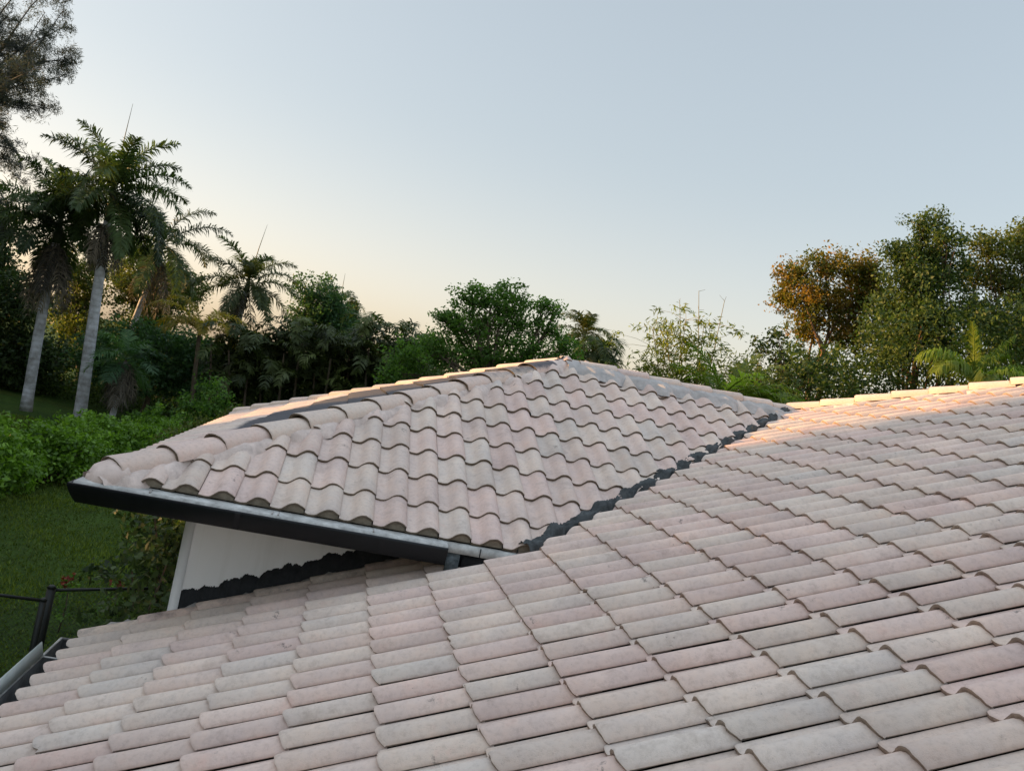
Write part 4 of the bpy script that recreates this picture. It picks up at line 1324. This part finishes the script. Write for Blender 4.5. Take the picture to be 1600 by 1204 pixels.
# bright hedge along the lawn
def bright_hedge():
    r = np.random.default_rng(101)
    a = Vector((-8.9, 17.0, 0)); b = Vector((-5.2, 34.0, 0))
    lobes = []
    base = ((a.x+b.x)/2, (a.y+b.y)/2, GROUND)
    for i in range(24):
        t = i/23
        p = a.lerp(b, t)
        lobes.append(((p.x-base[0]+r.normal(0, 0.25), p.y-base[1]+r.normal(0, 0.25), 0.60+0.20*t+r.normal(0, 0.10)), (0.85+r.normal(0, 0.12), 0.85, 0.75+r.normal(0, 0.12))))
    shrub('clipped_hedge', 'bright green leafy hedge below the two tall palms', 'hedge', base, lobes, L_HEDGE, 0.14, 85, 30, 0.27, 102, aspect=0.6, hollow=3.0)
bright_hedge()
B_ = lambda px, py, D: pb(px, py, D)
shrub('shrub', 'dark small-leaved shrub peeping over the hip, right of the bright hedge', 'shrub', B_(345, 690, 27), [((0, 0, 1.2), (0.95, 0.8, 1.2)), ((-1.1, 0.2, 0.9), (0.9, 0.8, 1.0)), ((0.3, 0, 2.15), (0.6, 0.55, 0.55)), ((-0.5, 0, 1.7), (0.5, 0.5, 0.5))], L_OLIVE, 0.11, 60, 26, 0.26, 111)
shrub('shrub', 'loose pale green bush under the skirted palm, behind the bright hedge', 'shrub', B_(292, 655, 33), [((0, 0, 1.0), (1.3, 1.0, 1.2)), ((0.6, 0, 2.2), (0.9, 0.8, 0.9)), ((-1.4, 0, 0.8), (1.1, 0.8, 1.0)), ((1.4, 0, 1.2), (0.9, 0.8, 1.2))], L_MID, 0.16, 40, 22, 0.36, 112)
shrub('shrub', 'dark leggy bush against the wing corner, below the black gutter', 'shrub', (-1.75, 10.6, GROUND), [((0, 0, 1.3), (0.55, 0.9, 1.3)), ((0.1, 0.2, 2.3), (0.5, 0.8, 0.6)), ((0.25, 0.9, 1.6), (0.5, 0.8, 1.2)), ((0.4, -1.6, 1.0), (0.4, 0.9, 1.2))], L_DARK, 0.10, 60, 22, 0.22, 113)
def flower(px, py, D, label, seed):
    p = at(px, py, D)
    r = np.random.default_rng(seed)
    root = thing('flowering_plant', (p.x, p.y, GROUND), label, 'plant', 'red flowers by the fence')
    q = np.array(p)
    V, F, A = leaf_cloud(q+r.normal(0, 0.05, (10, 3)), 8, 0.05, 0.05, 0.8, seed)
    adopt(obj('blossom', np_mesh('blossom', V, F, L_FLOWER, A)), root)
    V, F, A = leaf_cloud(np.array([[q[0], q[1], GROUND+(q[2]-GROUND)*t] for t in np.linspace(0.3, 0.95, 8)])+r.normal(0, 0.06, (8, 3)), 12, 0.14, 0.09, 0.4, seed+1)
    adopt(obj('leaves', np_mesh('leaves', V, F, L_MID, A)), root)
    mb = MB(); mb.tube([(q[0], q[1], GROUND), (q[0]+0.03, q[1], (q[2]+GROUND)/2), tuple(q)], [0.012, 0.01, 0.006], 5); mb.build('stem', M_BARK, root)
flower(108, 909, 12.6, 'plant with a dull red blossom behind the fence rail, left one', 121)
flower(184, 909, 13.0, 'plant with a bright red blossom behind the fence rail, by the dark bush', 122)

# --- chain-link fence and gate
def fence_panel(name, label, cat, p0, p1, ztop, posts, seed, mesh=True):
    p0, p1 = Vector(p0), Vector(p1)
    root = thing(name, (p0.x, p0.y, GROUND), label, cat)
    for q, rad, zt in posts:
        mb = MB(); mb.tube([(q[0], q[1], GROUND), (q[0], q[1], zt)], rad, 12)
        mb.tube([(q[0], q[1], zt), (q[0], q[1], zt+0.03)], [rad*1.15, rad*0.5], 12)
        mb.build('post', M_FENCE, root, smooth=True)
    mb = MB(); mb.tube([(p0.x, p0.y, ztop), (p1.x, p1.y, ztop)], 0.019, 8); mb.build('top_rail', M_FENCE, root, smooth=True)
    d = (p1-p0); L = d.length; d.normalize()
    mb = MB(); h = ztop-GROUND-0.05; s = 0.055
    n = int((L+h)/s)
    for sg in (1, -1):
        for i in range(n):
            o = -h+i*s
            t0, t1 = max(0, -o), min(h, L-o)
            if t1 <= t0: continue
            u0, u1 = o+t0, o+t1
            z0, z1 = t0, t1
            if sg < 0: u0, u1 = L-u0, L-u1
            a = p0+d*u0; b = p0+d*u1
            mb.tube([(a.x, a.y, GROUND+0.03+z0), (b.x, b.y, GROUND+0.03+z1)], 0.0018, 3, cap=False)
    mb.build('wire_mesh', M_FENCE, root)
fence_panel('chain_link_fence', 'black chain-link fence panel running from the gate post to the wing', 'fence', (-2.78, 10.75, 0), (-0.95, 12.1, 0), -3.21, [((-2.78, 10.75), 0.048, -3.18), ((-1.0, 12.06), 0.03, -3.19)], 1)
fence_panel('fence_gate', 'black wire gate left of the fence post, slightly lower than the fence', 'gate', (-4.3, 10.15, 0), (-2.72, 10.30, 0), -3.20, [((-2.72, 10.30), 0.036, -3.20), ((-4.3, 10.15), 0.036, -3.17)], 2)
